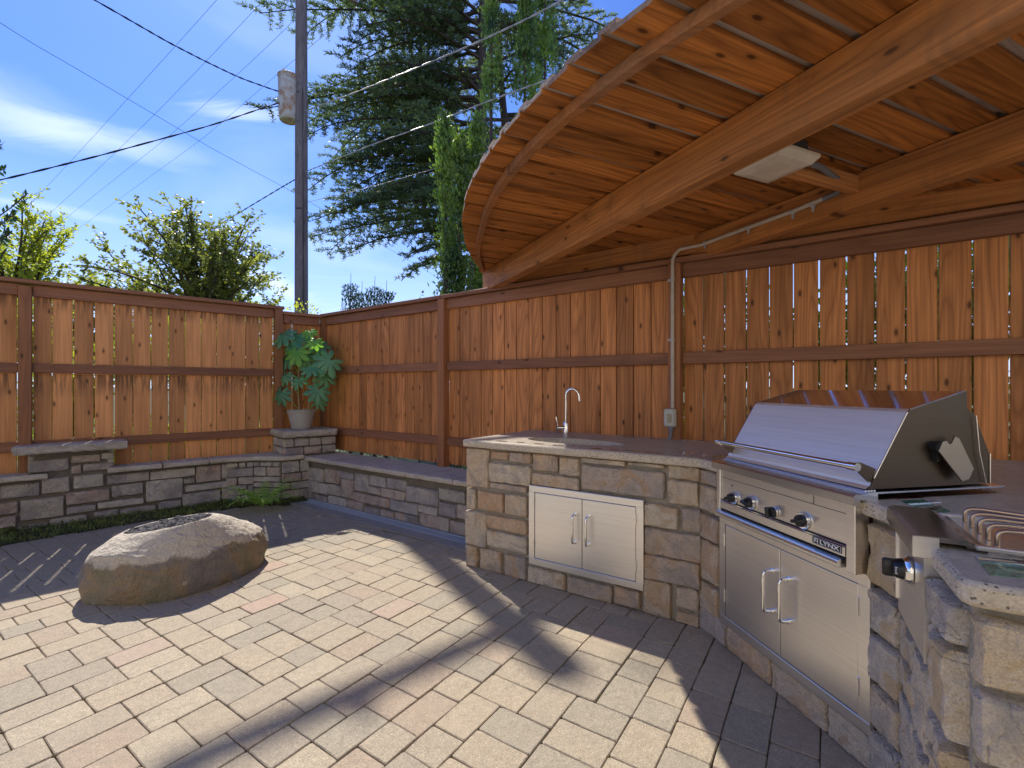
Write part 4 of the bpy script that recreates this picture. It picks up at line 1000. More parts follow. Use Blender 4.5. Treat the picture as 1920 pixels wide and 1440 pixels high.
# boards, lower layer with gaps covered by an upper layer
def fence_d(t, off=-.22):   # d at which the line of constant t meets the fence line
    P0 = RF.P(0, off).xy; n = RF.n; base = S1p + bdv * t
    return -((base - P0).dot(n)) / ld.dot(n)
def rboard(t0, t1, dA0, dA1, dB, zlo, th, mat, name):
    me = MB(); L0 = max(dA0, dA1) - dB
    # local frame: x from dB to the curved edge, y along beam
    def lo(t, d, z): return (d - dB, t - t0, z)
    vs = [lo(t0, dB, 0), lo(t1, dB, 0), lo(t1, dA1, 0), lo(t0, dA0, 0), lo(t0, dB, th), lo(t1, dB, th), lo(t1, dA1, th), lo(t0, dA0, th)]
    me.add(vs, [(0, 1, 2, 3), (7, 6, 5, 4), (0, 4, 5, 1), (1, 5, 6, 2), (3, 7, 4, 0)]); me.add(vs, [(2, 6, 7, 3)])
    ms = me.mesh(name, mat); ms.materials.append(M_roofend); ms.polygons[len(ms.polygons) - 1].material_index = 1
    o = rp(t0, dB, zr(dB) + zlo); xd = (l3 + Vector((0, 0, SL))).normalized(); yd = b3; zd = xd.cross(yd)
    sgn = 1
    if zd.z < 0: zd = -zd
    M = Matrix(((xd.x, yd.x, zd.x, o.x), (xd.y, yd.y, zd.y, o.y), (xd.z, yd.z, zd.z, o.z), (0, 0, 0, 1)))
    return put(name, ms, pg, M)
rr = random.Random(12); t = -.02; edges = []
while t < TE:
    w = rr.choice([.115, .13, .14, .14, .15]); g_ = rr.uniform(.028, .042); edges.append((t, t + w, g_)); t += w + g_
for (a, b, g_) in edges:
    oh = rr.uniform(-.004, .005)
    e0, e1 = max(arc(max(a, .0)), .02), max(arc(b), .02)
    dB = min(fence_d((a + b) / 2), .0); dB = max(dB, -2.6)
    rboard(a, b, e0 + oh, e1 + oh, dB, 0, .019, M_roof, 'roof_board')
for i in range(len(edges) - 1):
    a, b = edges[i][1] - .022, edges[i + 1][0] + .022; oh = rr.uniform(-.008, .0)
    dB = max(min(fence_d((a + b) / 2), .0), -2.6)
    rboard(a, b, arc(max(a, 0)) + oh, arc(b) + oh, dB, .0205, .019, M_roofup, 'cover_board')
# bent nailer following the curve
m = MB(); pp = [t for t in [.16 + i * .08 for i in range(44)] if t < TE]
prev = None
ins_ = lambda t: max(.012, arc(t) - .035 - .11 * min(1, t / 1.2))
for i, t in enumerate(pp):
    d = ins_(t); w = .018; o = len(m.v)
    for dd, zz in ((d - w, -.045), (d + w, -.045), (d + w, -.001), (d - w, -.001)): m.v.append(tuple(rp(t, dd, zr(d) + zz)))
    if i: 
        for q in range(4): m.f.append((o - 4 + q, o - 4 + (q + 1) % 4, o + (q + 1) % 4, o + q))
    else: m.f.append((o + 3, o + 2, o + 1, o))
m.f.append((len(m.v) - 4, len(m.v) - 3, len(m.v) - 2, len(m.v) - 1))
M_beamw = wood('nailer_wood', (.36, .15, .05), (.17, .07, .03), knots=.2, grey=.3)
build('curved_nailer', m, M_beamw, pg)
# cross piece for the lamp
lc = gp(1000, 1000)
lcen = Vector((1.16, 2.09)); tl = (lcen - S1p).dot(bdv); dl_ = (lcen - S1p).dot(ld)
plank('cross_piece', abs(d2 - dl_) + .08, .085, .04, rp(tl - .03, d2 - .01, zr(d2) - .062), l3, (0, 0, 1), M_beam, pg, .003)

# lamp
lp = thing('ceiling_light', rp(tl, dl_, 2.33), 'square flush lamp with frosted lens under the pergola roof', 'lamp')
MR = Matrix(((b3.x, -l3.x, 0), (b3.y, -l3.y, 0), (0, 0, 1)))
m = MB(); m.box(rp(tl, dl_ + .0, 2.315), (.20, .20, .07), MR, .012)
for i in range(7): m.box(rp(tl - .085 + i * .028, dl_, 2.358), (.006, .17, .022), MR)
build('housing', m, M_lampb, lp)
m = MB()
for k_, (hw, z) in enumerate(((.128, 2.285), (.128, 2.272), (.105, 2.245), (.07, 2.238))):
    for sx, sy in ((-1, -1), (1, -1), (1, 1), (-1, 1)): m.v.append(tuple(Vector((0, 0, 0)) + rp(tl + sx * hw, dl_ + sy * hw, z)))
for r_ in range(3):
    for i in range(4): j = (i + 1) % 4; m.f.append((r_ * 4 + i, r_ * 4 + j, r_ * 4 + 4 + j, r_ * 4 + 4 + i))
m.f.append((12, 13, 14, 15)); m.f.append((3, 2, 1, 0)); build('lens', m, M_lens, lp)

# conduit and switch box
B2 = Plane(tuple(rp(t2, d2, 0).xy), tuple(bdv))
cdt = thing('electrical_conduit', RF.P(S2, .1, 1.3), 'pale painted conduit rising up the fence post and along the pergola beam', 'conduit')
def b2(px_, z, o=.018): s = B2.s_at(px_); return B2.P(s, o, z)
v0 = RF.P(RF.s_at(1268.5), .095, 0)
pth = [Vector((v0.x, v0.y, 1.13)), Vector((v0.x, v0.y, 2.14)), Vector((v0.x, v0.y, 2.19)), Vector((v0.x + .01, v0.y - .012, 2.225)), Vector((v0.x + .035, v0.y - .04, 2.255)), b2(1320, 2.268), b2(1360, 2.272), b2(1500, 2.276), b2(1548, 2.285)]
m = MB(); m.tube(pth, .0125, 12); build('pipe', m, M_pipe, cdt, smooth=True)
pe = pth[-1]; le = rp(tl + .02, dl_ - .10, 2.31)
m = MB(); m.tube([pe, pe + Vector((.03, -.06, .005)), pe + Vector((.02, -.13, .02)), pe.lerp(le, .7) + Vector((.05, -.05, .0)), le], .014, 10); build('flexible_hose', m, M_pipeg, cdt, smooth=True)
for px_ in (1325, 1407, 1490, 1528):
    q = b2(px_, 2.273, .016); m = MB(); m.tube([q - b3 * .008, q + b3 * .008], .016, 10); m.box(q - Vector((0, 0, .024)), (.014, .004, .03), B2.M3()); build('clip', m, M_wirel, cdt)
for z in (1.62, 2.05):
    q = Vector((v0.x, v0.y, z)); m = MB(); m.tube([q - Vector((0, 0, .009)), q + Vector((0, 0, .009))], .016, 10); m.box(RF.P(RF.s_at(1268.5) - .022, .082, z), (.03, .004, .018), RF.M3()); build('clip', m, M_wirel, cdt)
bx = thing('switch_box', RF.P(RF.s_at(1265), .11, 1.03), 'small grey weatherproof switch box on the fence post behind the counter', 'switch box')
m = MB(); m.box(RF.P(RF.s_at(1265), .105, 1.06), (.082, .05, .13), RF.M3(), .01); build('housing', m, M_box, bx)
m = MB(); m.box(RF.P(RF.s_at(1265), .133, 1.062), (.07, .008, .115), RF.M3(), .004); lid = build('lid', m, M_box, bx)
m = MB(); m.box(RF.P(RF.s_at(1266), .1375, 1.058), (.03, .003, .062), RF.M3(), .001); build('window', m, M_label, lid)
q = RF.P(RF.s_at(1266), .105, 0); m = MB(); m.tube([Vector((q.x, q.y, 1.0)), Vector((q.x, q.y, .975))], .02, 12); m.tube([Vector((q.x, q.y, .98)), Vector((q.x, q.y - .005, .95)), Vector((q.x - .02, q.y - .02, ZT - .01))], .012, 10); build('flexible_hose', m, M_pipeg, bx, smooth=True)

# ================================================================== boulder fire pit
bo = [(-2.56, 2.77), (-2.40, 2.755), (-2.22, 2.765), (-2.06, 2.81), (-1.93, 2.95), (-1.83, 3.14), (-1.79, 3.36), (-1.86, 3.56), (-2.05, 3.68), (-2.28, 3.68), (-2.5, 3.58), (-2.62, 3.38), (-2.65, 3.1), (-2.62, 2.9)]
cx, cy = -2.2, 3.16
def outl(a):
    """radius of the base outline at angle a about (cx,cy)"""
    best = 9; dx_, dy_ = math.cos(a), math.sin(a); n = len(bo)
    for i in range(n):
        x1, y1 = bo[i]; x2, y2 = bo[(i + 1) % n]; x1 -= cx; x2 -= cx; y1 -= cy; y2 -= cy
        den = dx_ * (y2 - y1) - dy_ * (x2 - x1)
        if abs(den) < 1e-9: continue
        t = (x1 * (y2 - y1) - y1 * (x2 - x1)) / den; u = (x1 * dy_ - y1 * dx_) / den
        if t > 0 and -1e-6 <= u <= 1 + 1e-6: best = min(best, t)
    return best
NA_ = 220; rim = (-2.26, 3.10); rr_x, rr_y = .262, .19
def rimz(x): return .385 + (x + 2.26) * .16
m = MB(); stn = [0, .03, .06, .09, .12, .15, .18, .205, .225, .245, .26, .275, .29, .31] + [.33 + .67 * i / 26 for i in range(27)]
raw_ = [outl(2 * math.pi * i / NA_) for i in range(NA_)]
rad = [sum(raw_[(i + k) % NA_] * (10 - abs(k)) for k in range(-9, 10)) / 100 for i in range(NA_)]
ringn = []
for u in stn:
    for i in range(NA_):
        a = 2 * math.pi * i / NA_; ox, oy = cx + rad[i] * math.cos(a), cy + rad[i] * math.sin(a)
        rx, ry = rim[0] + rr_x * math.cos(a), rim[1] + rr_y * math.sin(a)
        rz = rimz(rx)
        sh = .262 - .22 * max(0, ox + 2.02) + .02 * math.sin(a * 3 + 1)
        if u <= .26:
            f = u / .26; z = sh * f; sc_ = 1 + .03 * math.sin(f * math.pi) - .07 * f ** 2; x = cx + (ox - cx) * sc_; y = cy + (oy - cy) * sc_
        else:
            f = (u - .26) / .74; x0, y0 = cx + (ox - cx) * .93, cy + (oy - cy) * .93
            x = x0 + (rx - x0) * f; y = y0 + (ry - y0) * f; z = sh + (rz - sh) * (1 - (1 - f) ** 1.45)
        amp = (1 - u) * .9 + .05 if u > .26 else 1
        if u < .03: amp = .3
        p = Vector((x, y, z)); nv = noise.noise(p * 4.5) * .034 + noise.noise(p * 11) * .014 + (.4 - abs(noise.noise(p * 9 + Vector((3, 1, 5))))) * .016 + (.4 - abs(noise.noise(Vector((p.x * 16, p.y * 26, p.z * 40))))) * .009 + noise.noise(p * 42) * .004
        dirr = Vector((x - cx, y - cy, .5 if u > .2 else .0)); dirr = dirr.normalized()
        p = p + dirr * nv * amp; m.v.append((p.x, p.y, max(p.z, -.01)))
for (sc_, dz_) in ((.985, -.004), (.97, -.03), (.955, -.075)):
    for i in range(NA_):
        a = 2 * math.pi * i / NA_; rx, ry = rim[0] + rr_x * sc_ * math.cos(a), rim[1] + rr_y * sc_ * math.sin(a); m.v.append((rx, ry, rimz(rx) + dz_))
tr = len(stn) + 3
for r_ in range(tr - 1):
    for i in range(NA_): j = (i + 1) % NA_; m.f.append((r_ * NA_ + i, r_ * NA_ + j, (r_ + 1) * NA_ + j, (r_ + 1) * NA_ + i))
m.f.append(tuple((tr - 1) * NA_ + i for i in range(NA_)))
fb = thing('fire_pit_boulder', (cx, cy, 0), 'big rounded boulder fire pit with a round bowl cut in its top', 'fire pit')
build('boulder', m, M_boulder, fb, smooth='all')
m = MB(); ico = bmesh.new(); bmesh.ops.create_icosphere(ico, subdivisions=1, radius=1); iv = [v.co.copy() for v in ico.verts]; if_ = [tuple(v.index for v in f.verts) for f in ico.faces]; ico.free()
rr = random.Random(4)
for i in range(420):
    a = rr.uniform(0, 2 * math.pi); q = math.sqrt(rr.random()) * .93; x, y = rim[0] + rr_x * q * math.cos(a), rim[1] + rr_y * q * math.sin(a)
    s = rr.uniform(.013, .024); base = rimz(x) - .019 + rr.uniform(-.01, .012) + .012 * noise.noise(Vector((x * 9, y * 9, 3)))
    Mx = Matrix.Rotation(rr.uniform(0, 6), 3, Vector((rr.random(), rr.random(), rr.random())).normalized()); se = Vector((rr.uniform(0, 99), 0, 0))
    m.add([Vector((x, y, base)) + Mx @ Vector((v.x * 1.2, v.y * .95, v.z * .75)) * s * (1 + .5 * noise.noise(v * 1.7 + se)) for v in iv], if_)
lv = build('lava_rock', m, M_lava, fb); tag(lv, 'black lava rock filling the bowl', kind='stuff')

# ================================================================== plants on the patio
def blade(mb, p, d, w, h, bend_):
    """a thin bent blade"""
    side_ = Vector((-d.y, d.x, 0)) * w
    p1 = p + Vector((d.x * bend_ * .4, d.y * bend_ * .4, h * .6)); p2 = p + Vector((d.x * bend_, d.y * bend_, h))
    mb.add([p - side_, p + side_, p1 + side_ * .7, p1 - side_ * .7, p2], [(0, 1, 2, 3), (3, 2, 4)])
# soil strip with moss and grass between wall and pavers
edge = [LF.P(s, o) for s, o in ((4.2, .56), (3.6, .57), (3.1, .59), (2.8, .585), (2.5, .56), (2.2, .54), (1.85, .50), (1.5, .48), (1.1, .47), (.85, .55), (.62, .68), (.42, .71))]
inn = [LF.P(s, o) for s, o in ((4.2, .15), (3.6, .15), (3.1, .15), (2.8, .15), (2.5, .15), (2.2, .15), (1.85, .15), (1.5, .15), (1.1, .16), (.85, .25), (.62, .45), (.42, .47))]
m = MB(); n = len(edge)
for i in range(n):
    m.v += [tuple(edge[i] + Vector((0, 0, -.01))), tuple(edge[i].lerp(inn[i], .25) + Vector((0, 0, .014))), tuple(edge[i].lerp(inn[i], .7) + Vector((0, 0, .03))), tuple(inn[i] + Vector((0, 0, .035)))]
for i in range(n - 1):
    for q in range(3): m.f.append((i * 4 + q, i * 4 + q + 1, i * 4 + 5 + q, i * 4 + 4 + q))
tag(build('planting_strip', m, M_moss, None, smooth='all'), kind='structure')
rr = random.Random(9); m = MB()
for i in range(9500):
    s = rr.uniform(.45, 4.1); lo_, hi_ = .20, .47 + .1 * max(0, min(1, (s - 1.4) / 1.3))
    if s < 1.1: f = (1.1 - s) / .6; lo_ += .28 * f; hi_ += .22 * f
    o = rr.uniform(lo_, hi_ + rr.uniform(-.03, .025)); p = LF.P(s, o, .012 + .02 * (hi_ - o) / .2)
    dens = noise.noise(Vector((s * 3, o * 3, 1))) + .35
    if rr.random() > dens + .3: continue
    a = rr.uniform(0, 6.28); d = Vector((math.cos(a), math.sin(a), 0)); hh_ = rr.uniform(.008, .032)
    blade(m, p, d, rr.uniform(.002, .005), hh_, rr.uniform(.005, .03))
tag(build('grass', m, M_grassm), 'low grass and moss growing along the foot of the seat wall', 'grass', kind='stuff')
# weeds in paver joints
m = MB()
for i in range(260):
    c = rr.choice(cand[:400]); _, _, x, y, a_, b_ = c; e = rr.choice([(1, 0), (0, 1)]); f = rr.uniform(-.5, .5)
    q = Vector((x, y)) + (ua * (a_ * U / 2) + ub * (f * b_ * U) if e[0] else ub * (b_ * U / 2) + ua * (f * a_ * U))
    for _ in range(5):
        a = rr.uniform(0, 6.28); blade(m, Vector((q.x + rr.uniform(-.006, .006), q.y + rr.uniform(-.006, .006), -.006)), Vector((math.cos(a), math.sin(a), 0)), .0012, rr.uniform(.004, .012), rr.uniform(.002, .01))
M_dry = leafmat('dry_grass', (.20, .15, .05), (.34, .27, .10), .2, .8, 30)
tag(build('joint_debris', m, M_dry), 'dry grass bits and moss caught in the paver joints', 'debris', kind='stuff')

# fern
fr = thing('fern', LF.P(1.1, .42), 'bright green fern growing at the foot of the left stone wall', 'fern')
fc = gp(492, 950, .02)
for i in range(22):
    a = R(-150 + i * 17) + rr.uniform(-.15, .15); ln = rr.uniform(.28, .46); up = rr.uniform(.9, 1.8); m = MB()
    d = Vector((math.cos(a), math.sin(a), 0)); sd_ = Vector((-d.y, d.x, 0)); prevp = None; pts = []
    for q in range(16):
        u = q / 15; pts.append(fc + d * (ln * u) + Vector((0, 0, ln * up * (u - .75 * u * u))))
    m.tube(pts, .0012, 4, False)
    for q in range(2, 16):
        u = q / 15; l_ = .055 * math.sin(math.pi * min(1, .15 + u * .85)) + .006
        for sg in (-1, 1):
            p = pts[q]; tip = p + sd_ * sg * l_ + d * l_ * .45 + Vector((0, 0, -.008)); t_ = (pts[min(q + 1, 15)] - pts[q - 1]).normalized() * .006
            mid = p.lerp(tip, .5)
            m.add([p - t_, p + t_, mid + t_ * 1.2, tip, mid - t_ * 1.2], [(0, 4, 3, 2, 1)])
    build('frond', m, M_fern, fr)
# potted plant
pp_ = gp(565, 805, .782); pp_ = LF.P(.38, .30, .782)
k_ = (pp_.x / pp_.y); 
pp_ = Vector(((565 - 960) / F * 5.62, 5.62, .782))
pt_ = thing('potted_plant', pp_, 'fatsia plant with big glossy lobed leaves in a grey pot on the corner pier', 'potted plant')
m = MB(); m.lathe([(.098, 0), (.104, .004), (.107, .02), (.128, .09), (.143, .165), (.147, .185), (.152, .187), (.155, .195), (.158, .215), (.164, .219), (.165, .226), (.161, .229), (.152, .226), (.146, .2)], pp_, n=48); build('pot', m, M_pot, pt_, smooth=True)
m = MB(); m.lathe([(.148, .20), (0, .21)], pp_, n=32); build('soil', m, M_soil, pt_)
Yp = 5.62
def pl_at(px_, py_, dy_=0.0): return at(px_, py_, Yp + dy_)
stems = [[(562, 770, 0), (559, 740, .02), (560, 700, .0), (566, 660, -.02), (572, 640, 0)], [(577, 770, 0), (582, 745, .0), (590, 715, -.03), (592, 690, .02), (588, 665, .05)]]
for st in stems:
    m = MB(); m.tube([pl_at(*a) for a in st], [.009, .0075, .006, .005, .004], 8); build('stem', m, M_stem, pt_, smooth=True)
def fatsia(c, size, facing, roll, mat, droop=.25, seed=0):
    rr = random.Random(seed); n = facing.normalized(); u = (Vector((0, 0, -1)) - n * n.dot(Vector((0, 0, -1)))).normalized(); w = n.cross(u)
    m = MB(); lob = 8
    m.v.append(tuple(c))
    for i in range(lob):
        a = roll + R(-140 + 280 * i / (lob - 1)); ln = size * (.72 + .38 * math.cos((a - roll) * .55)) * rr.uniform(.9, 1.08)
        ax = u * math.cos(a) + w * math.sin(a); sx = u * -math.sin(a) + w * math.cos(a); o = len(m.v)
        hw = ln * .19
        prof = [(.30, .55), (.5, .85), (.68, 1.0), (.84, .72), (1.0, .0)]
        L_ = []; Rr = []; Cc = []
        for (f, wd) in prof:
            drop = -droop * ln * f * f
            ctr = c + ax * ln * f + n * drop + n * .012
            L_.append(ctr + sx * hw * wd - n * .018 * wd); Rr.append(ctr - sx * hw * wd - n * .018 * wd); Cc.append(ctr)
        for q in range(5): m.v += [tuple(L_[q]), tuple(Cc[q]), tuple(Rr[q])]
        m.f.append((0, o + 0, o + 1)); m.f.append((0, o + 1, o + 2))
        for q in range(4):
            b_ = o + q * 3; m.f.append((b_, b_ + 3, b_ + 4, b_ + 1)); m.f.append((b_ + 1, b_ + 4, b_ + 5, b_ + 2))
    lf_ = build('leaf', m, mat, pt_, smooth='all'); return lf_
LV = [(530, 628, .0, .21, (-.3, -.8, .6), 20, 0), (566, 632, .05, .19, (.2, -.7, .7), -30, 0), (556, 660, -.10, .20, (-.1, -.9, .5), 0, 1), (548, 648, -.02, .17, (-.3, -.8, .6), 30, 0),
      (596, 645, .05, .19, (.3, -.7, .6), -20, 0), (618, 676, -.05, .23, (.35, -.9, .35), -50, 0), (585, 690, -.12, .17, (.1, -.6, .8), 10, 0), (590, 640, -.08, .15, (.1, -.8, .6), 0, 1),
      (535, 706, .0, .14, (-.4, -.9, .3), 0, 0), (560, 712, -.05, .14, (.0, -.9, .5), 10, 0), (527, 738, -.05, .17, (-.3, -.9, .2), 0, 0), (597, 732, -.10, .19, (.3, -.9, .4), -20, 0),
      (610, 705, .05, .18, (.4, -.8, .4), -10, 0), (540, 672, .08, .17, (-.3, -.9, .4), 0, 0), (575, 668, .05, .18, (.1, -.9, .4), 0, 0), (600, 752, .08, .13, (.3, -.8, .3), 0, 0), (580, 622, -.02, .13, (.0, -.7, .8), 15, 1)]
for i, (x, y, dd, s_, fc_, ro, backlit) in enumerate(LV):
    c = pl_at(x, y, dd); fatsia(c, s_ * .86, Vector(fc_), R(ro), M_fats_lit if backlit else M_fats, .3, i)
    st = stems[0] if x < 572 else stems[1]; bs = pl_at(*min(st, key=lambda q: abs(q[1] - y - 25)))
    m = MB(); m.tube([bs, bs.lerp(c, .5) + Vector((0, 0, .02)), c], .0028, 5, False); build('leaf_stalk', m, M_fern, pt_)

# ================================================================== utility pole and cables
PX, PY = -5.06, 11.3
up_ = thing('utility_pole', (PX, PY, 0), 'grey wooden utility pole with a rusty transformer beyond the fence', 'utility pole')
m = MB(); segs = [(PX, PY, -.06), (PX - .01, PY, 4), (PX - .03, PY, 8), (PX - .04, PY, 11.75)]
PLm = Matrix(((0, 0, 1), (0, 1, 0), (1, 0, 0)))
mp_ = MB(); mp_.tube([(0, 0, 0), (4, 0, 0), (8, 0, 0), (11.8, 0, 0)], [.155, .15, .14, .125], 24)
put('pole', mp_.mesh('pole', M_pole, True), up_, Matrix.Translation((PX, PY, -.06)) @ Matrix(((0, 0, 1, 0), (0, 1, 0, 0), (-1, 0, 0, 0), (0, 0, 0, 1))) @ Matrix.Rotation(math.pi, 4, 'Y') if False else Matrix(((0, 0, -1, PX), (0, 1, 0, PY), (1, 0, 0, -.06), (0, 0, 0, 1))))
ca = Vector((.775, .632, 0)); MC = Matrix((ca, Vector((-ca.y, ca.x, 0)), Vector((0, 0, 1)))).transposed()
m = MB(); m.box((PX - .04, PY - .14, 11.17), (2.9, .085, .10), MC); build('crossarm', m, M_pole, up_)
for q in (-1.35, -.75, .75, 1.35):
    m = MB(); m.lathe([(.02, 0), (.05, .03), (.035, .06), (.055, .09), (.03, .13), (0, .14)], Vector((PX - .04, PY - .14, 11.22)) + ca * q, n=12); build('insulator', m, M_tank, up_)
tc_ = at(540, 170, PY - .35); zt_, zb_ = at(540, 125, PY - .35).z, at(540, 212, PY - .35).z
tcx = at(542, 170, PY).x; m = MB(); m.lathe([(.0, zb_), (.19, zb_), (.205, zb_ + .02), (.225, zb_ + .3), (.235, zt_ - .06), (.25, zt_ - .05), (.25, zt_ - .02), (.22, zt_), (.0, zt_ + .02)], (tcx, PY - .02, 0), n=32)
tk = build('transformer', m, M_tank, up_, smooth=True)
m = MB(); m.lathe([(.03, 0), (.05, .03), (.03, .07), (.045, .1), (.0, .16)], (tcx - .08, PY - .1, zt_ - .01), n=12); build('bushing', m, M_tank, tk)
m = MB(); zm = (zt_ + zb_) / 2
for zz in (zb_ + .18, zt_ - .16): m.box(((tcx + PX) / 2 + .05, PY, zz), (abs(PX - tcx) , .09, .05))
build('mounting_bracket', m, M_pipeg, up_)
m = MB()
for zz in (3.2, 4.1, 5.0, 5.9, 6.8, 7.6, 8.3): m.lathe([(.022, 0), (.022, .02), (0, .024)], (PX - .01 + .02 * math.sin(zz * 9), PY - .152, zz), (0, -1, 0), 8)
build('bolt', m, M_pipeg, up_); up_.children[-1]['kind'] = 'stuff'
m = MB(); m.tube([(PX + .10, PY - .12, .5), (PX + .095, PY - .115, 5), (PX + .08, PY - .11, 8.4)], .008, 5); build('ground_wire', m, M_wire, up_)
def cable(name, pts, r, mat, label, sag=0, par=None, twist=False):
    P_ = [at(*p) for p in pts]; out = []
    for i in range(len(P_) - 1):
        k_ = 10
        for q in range(k_): out.append(P_[i].lerp(P_[i + 1], q / k_))
    out.append(P_[-1]); n = len(out)
    # smooth
    for _ in range(6): out = [out[0]] + [(out[i - 1] + out[i] * 2 + out[i + 1]) / 4 for i in range(1, n - 1)] + [out[-1]]
    m = MB(); m.tube(out, r, 6)
    if twist:
        for ph in (0, math.pi): 
            hx = [p + Vector((0, math.cos(i * 1.3 + ph), math.sin(i * 1.3 + ph))) * r * 1.1 for i, p in enumerate(out)]; m.tube(hx, r * .8, 5)
    o = build(name, m, mat); tag(o, label, 'cable', 'cables strung from the pole'); return o
cable('service_cable', [(-160, 368, 7.0), (0, 338, 8.0), (190, 291, 9.2), (400, 234, 10.4), (520, 193, 11.1), (556, 187, 11.25)], .010, M_wire, 'thick dark cable from the pole sinking to the left edge of the sky', twist=True)
cable('service_cable', [(20, -90, 6.8), (230, 30, 8.4), (315, 79, 9.0), (385, 115, 9.8), (450, 146, 10.5), (520, 171, 11.1), (556, 178, 11.25)], .010, M_wire, 'thick dark cable rising up and left from the transformer', twist=True)
cable('service_cable', [(310, 480, 14.5), (430, 410, 13.2), (480, 380, 12.3), (530, 350, 11.6), (556, 335, 11.35)], .009, M_wire, 'dark cable dropping from the pole behind the leafy tree', twist=True)
cable('service_cable', [(572, 208, 11.2), (647, 181, 10.4), (760, 136, 9.4), (890, 82, 8.4), (1000, 30, 7.8), (1180, -70, 7.0)], .010, M_wirel, 'pale twisted cable rising from the pole to the upper right', twist=True)
cable('service_cable', [(572, 322, 11.2), (600, 311, 10.6), (700, 270, 9.6), (800, 235, 8.8), (920, 188, 8.0), (1010, 155, 7.5), (1300, 60, 6.6)], .008, M_wirel, 'middle pale cable running from the pole towards the pergola', twist=True)
cable('service_cable', [(572, 380, 11.6), (690, 352, 10.0), (740, 338, 9.5), (830, 312, 8.9), (960, 270, 8.0), (1200, 200, 7.0)], .006, M_wirel, 'lowest thin pale cable crossing in front of the cedar')
cable('power_line', [(-160, -60, 20), (60, 81, 24), (125, 118, 25), (290, 215, 28), (400, 280, 31), (540, 355, 36), (600, 390, 40), (820, 520, 70)], .013, M_wire, 'thin line falling from the upper left corner of the sky to the pole')
for (a, lb_) in (([(460, -60, 24), (330, 85, 28), (235, 190, 32), (135, 300, 38), (40, 400, 46), (-140, 590, 80)], 'leftmost of the thin lines slanting down to the left'), ([(550, -60, 24), (420, 80, 28), (290, 215, 32), (160, 340, 38), (60, 430, 46), (-110, 590, 80)], 'second of the thin slanting lines, left of the transformer'),
                 ([(650, -60, 24), (497, 92, 28), (330, 245, 33), (210, 340, 39), (110, 420, 46), (-80, 570, 80)], 'third of the thin slanting lines, passing just below the transformer'), ([(760, -60, 24), (540, 122, 28), (493, 163, 30), (380, 260, 34), (290, 325, 40), (200, 390, 46), (-20, 550, 80)], 'rightmost and lowest of the thin slanting lines')):
    o = cable('power_line', a, .009, M_wire, lb_); o['group'] = 'thin power lines slanting over the left sky'

# ================================================================== unseen house behind the viewer, guessed from warm steel reflections, added for warm fill
hs = thing('house', (0, -3.2, 0), 'unseen two storey beige sided house, added behind the viewer for warm fill light', 'house')
M_sid = plain('house_siding', (.80, .73, .60), .7, .1, 3); M_win = plain('window_glass', (.03, .035, .04), .08); M_trim = plain('house_trim', (.7, .66, .58), .6)
m = MB(); m.box((0, -5.2, 2.9), (19, 4, 5.9)); build('wall', m, M_sid, hs)
for i in range(24):
    m = MB(); m.box((0, -3.19, .15 + i * .24), (19, .02, .225)); build('siding_board', m, M_sid, hs)
for x, z, w, h in ((-5.5, 1.4, 1.8, 1.2), (0, 1.1, 2.6, 2.1), (5.5, 1.4, 1.8, 1.2), (-5.0, 4.2, 1.5, 1.2), (0, 4.2, 1.5, 1.2), (5.0, 4.2, 1.5, 1.2)):
    m = MB(); m.box((x, -3.16, z), (w + .2, .05, h + .2)); wn = build('window', m, M_trim, hs); m = MB(); m.box((x, -3.13, z), (w, .03, h)); build('pane', m, M_win, wn)
m = MB(); m.extr([(-9.9, -2.9, 5.85), (-9.9, -2.9, 5.95), (-9.9, -5.2, 7.3), (-9.9, -7.6, 5.95), (-9.9, -7.6, 5.85)], None, (19.8, 0, 0)); build('roof', m, plain('house_roof', (.12, .11, .10), .9, .4), hs)

# ================================================================== trees and shrubs beyond the fences
import numpy as np
def leaves(name, C, D, Nn, ln, wd, mat, parent):
    """C centres, D directions (unit), Nn normals, arrays; leaf = 2 triangles folded"""
    n = len(C); S = np.cross(D, Nn); S /= (np.linalg.norm(S, axis=1, keepdims=True) + 1e-9)
    ln = np.asarray(ln).reshape(-1, 1); wd = np.asarray(wd).reshape(-1, 1)
    V = np.empty((n, 4, 3)); V[:, 0] = C; V[:, 1] = C + D * ln * .5 + S * wd; V[:, 2] = C + D * ln; V[:, 3] = C + D * ln * .5 - S * wd
    me = bpy.data.meshes.new(name); me.vertices.add(n * 4); me.vertices.foreach_set('co', V.reshape(-1)); me.loops.add(n * 4); me.polygons.add(n)
    me.loops.foreach_set('vertex_index', np.arange(n * 4, dtype=np.int32)); me.polygons.foreach_set('loop_start', np.arange(0, n * 4, 4, dtype=np.int32)); me.polygons.foreach_set('loop_total', np.full(n, 4, dtype=np.int32))
    me.update(calc_edges=True); me.materials.append(mat); return put(name, me, parent)
def unit(a): return a / (np.linalg.norm(a, axis=1, keepdims=True) + 1e-9)
rs = np.random.RandomState(5)

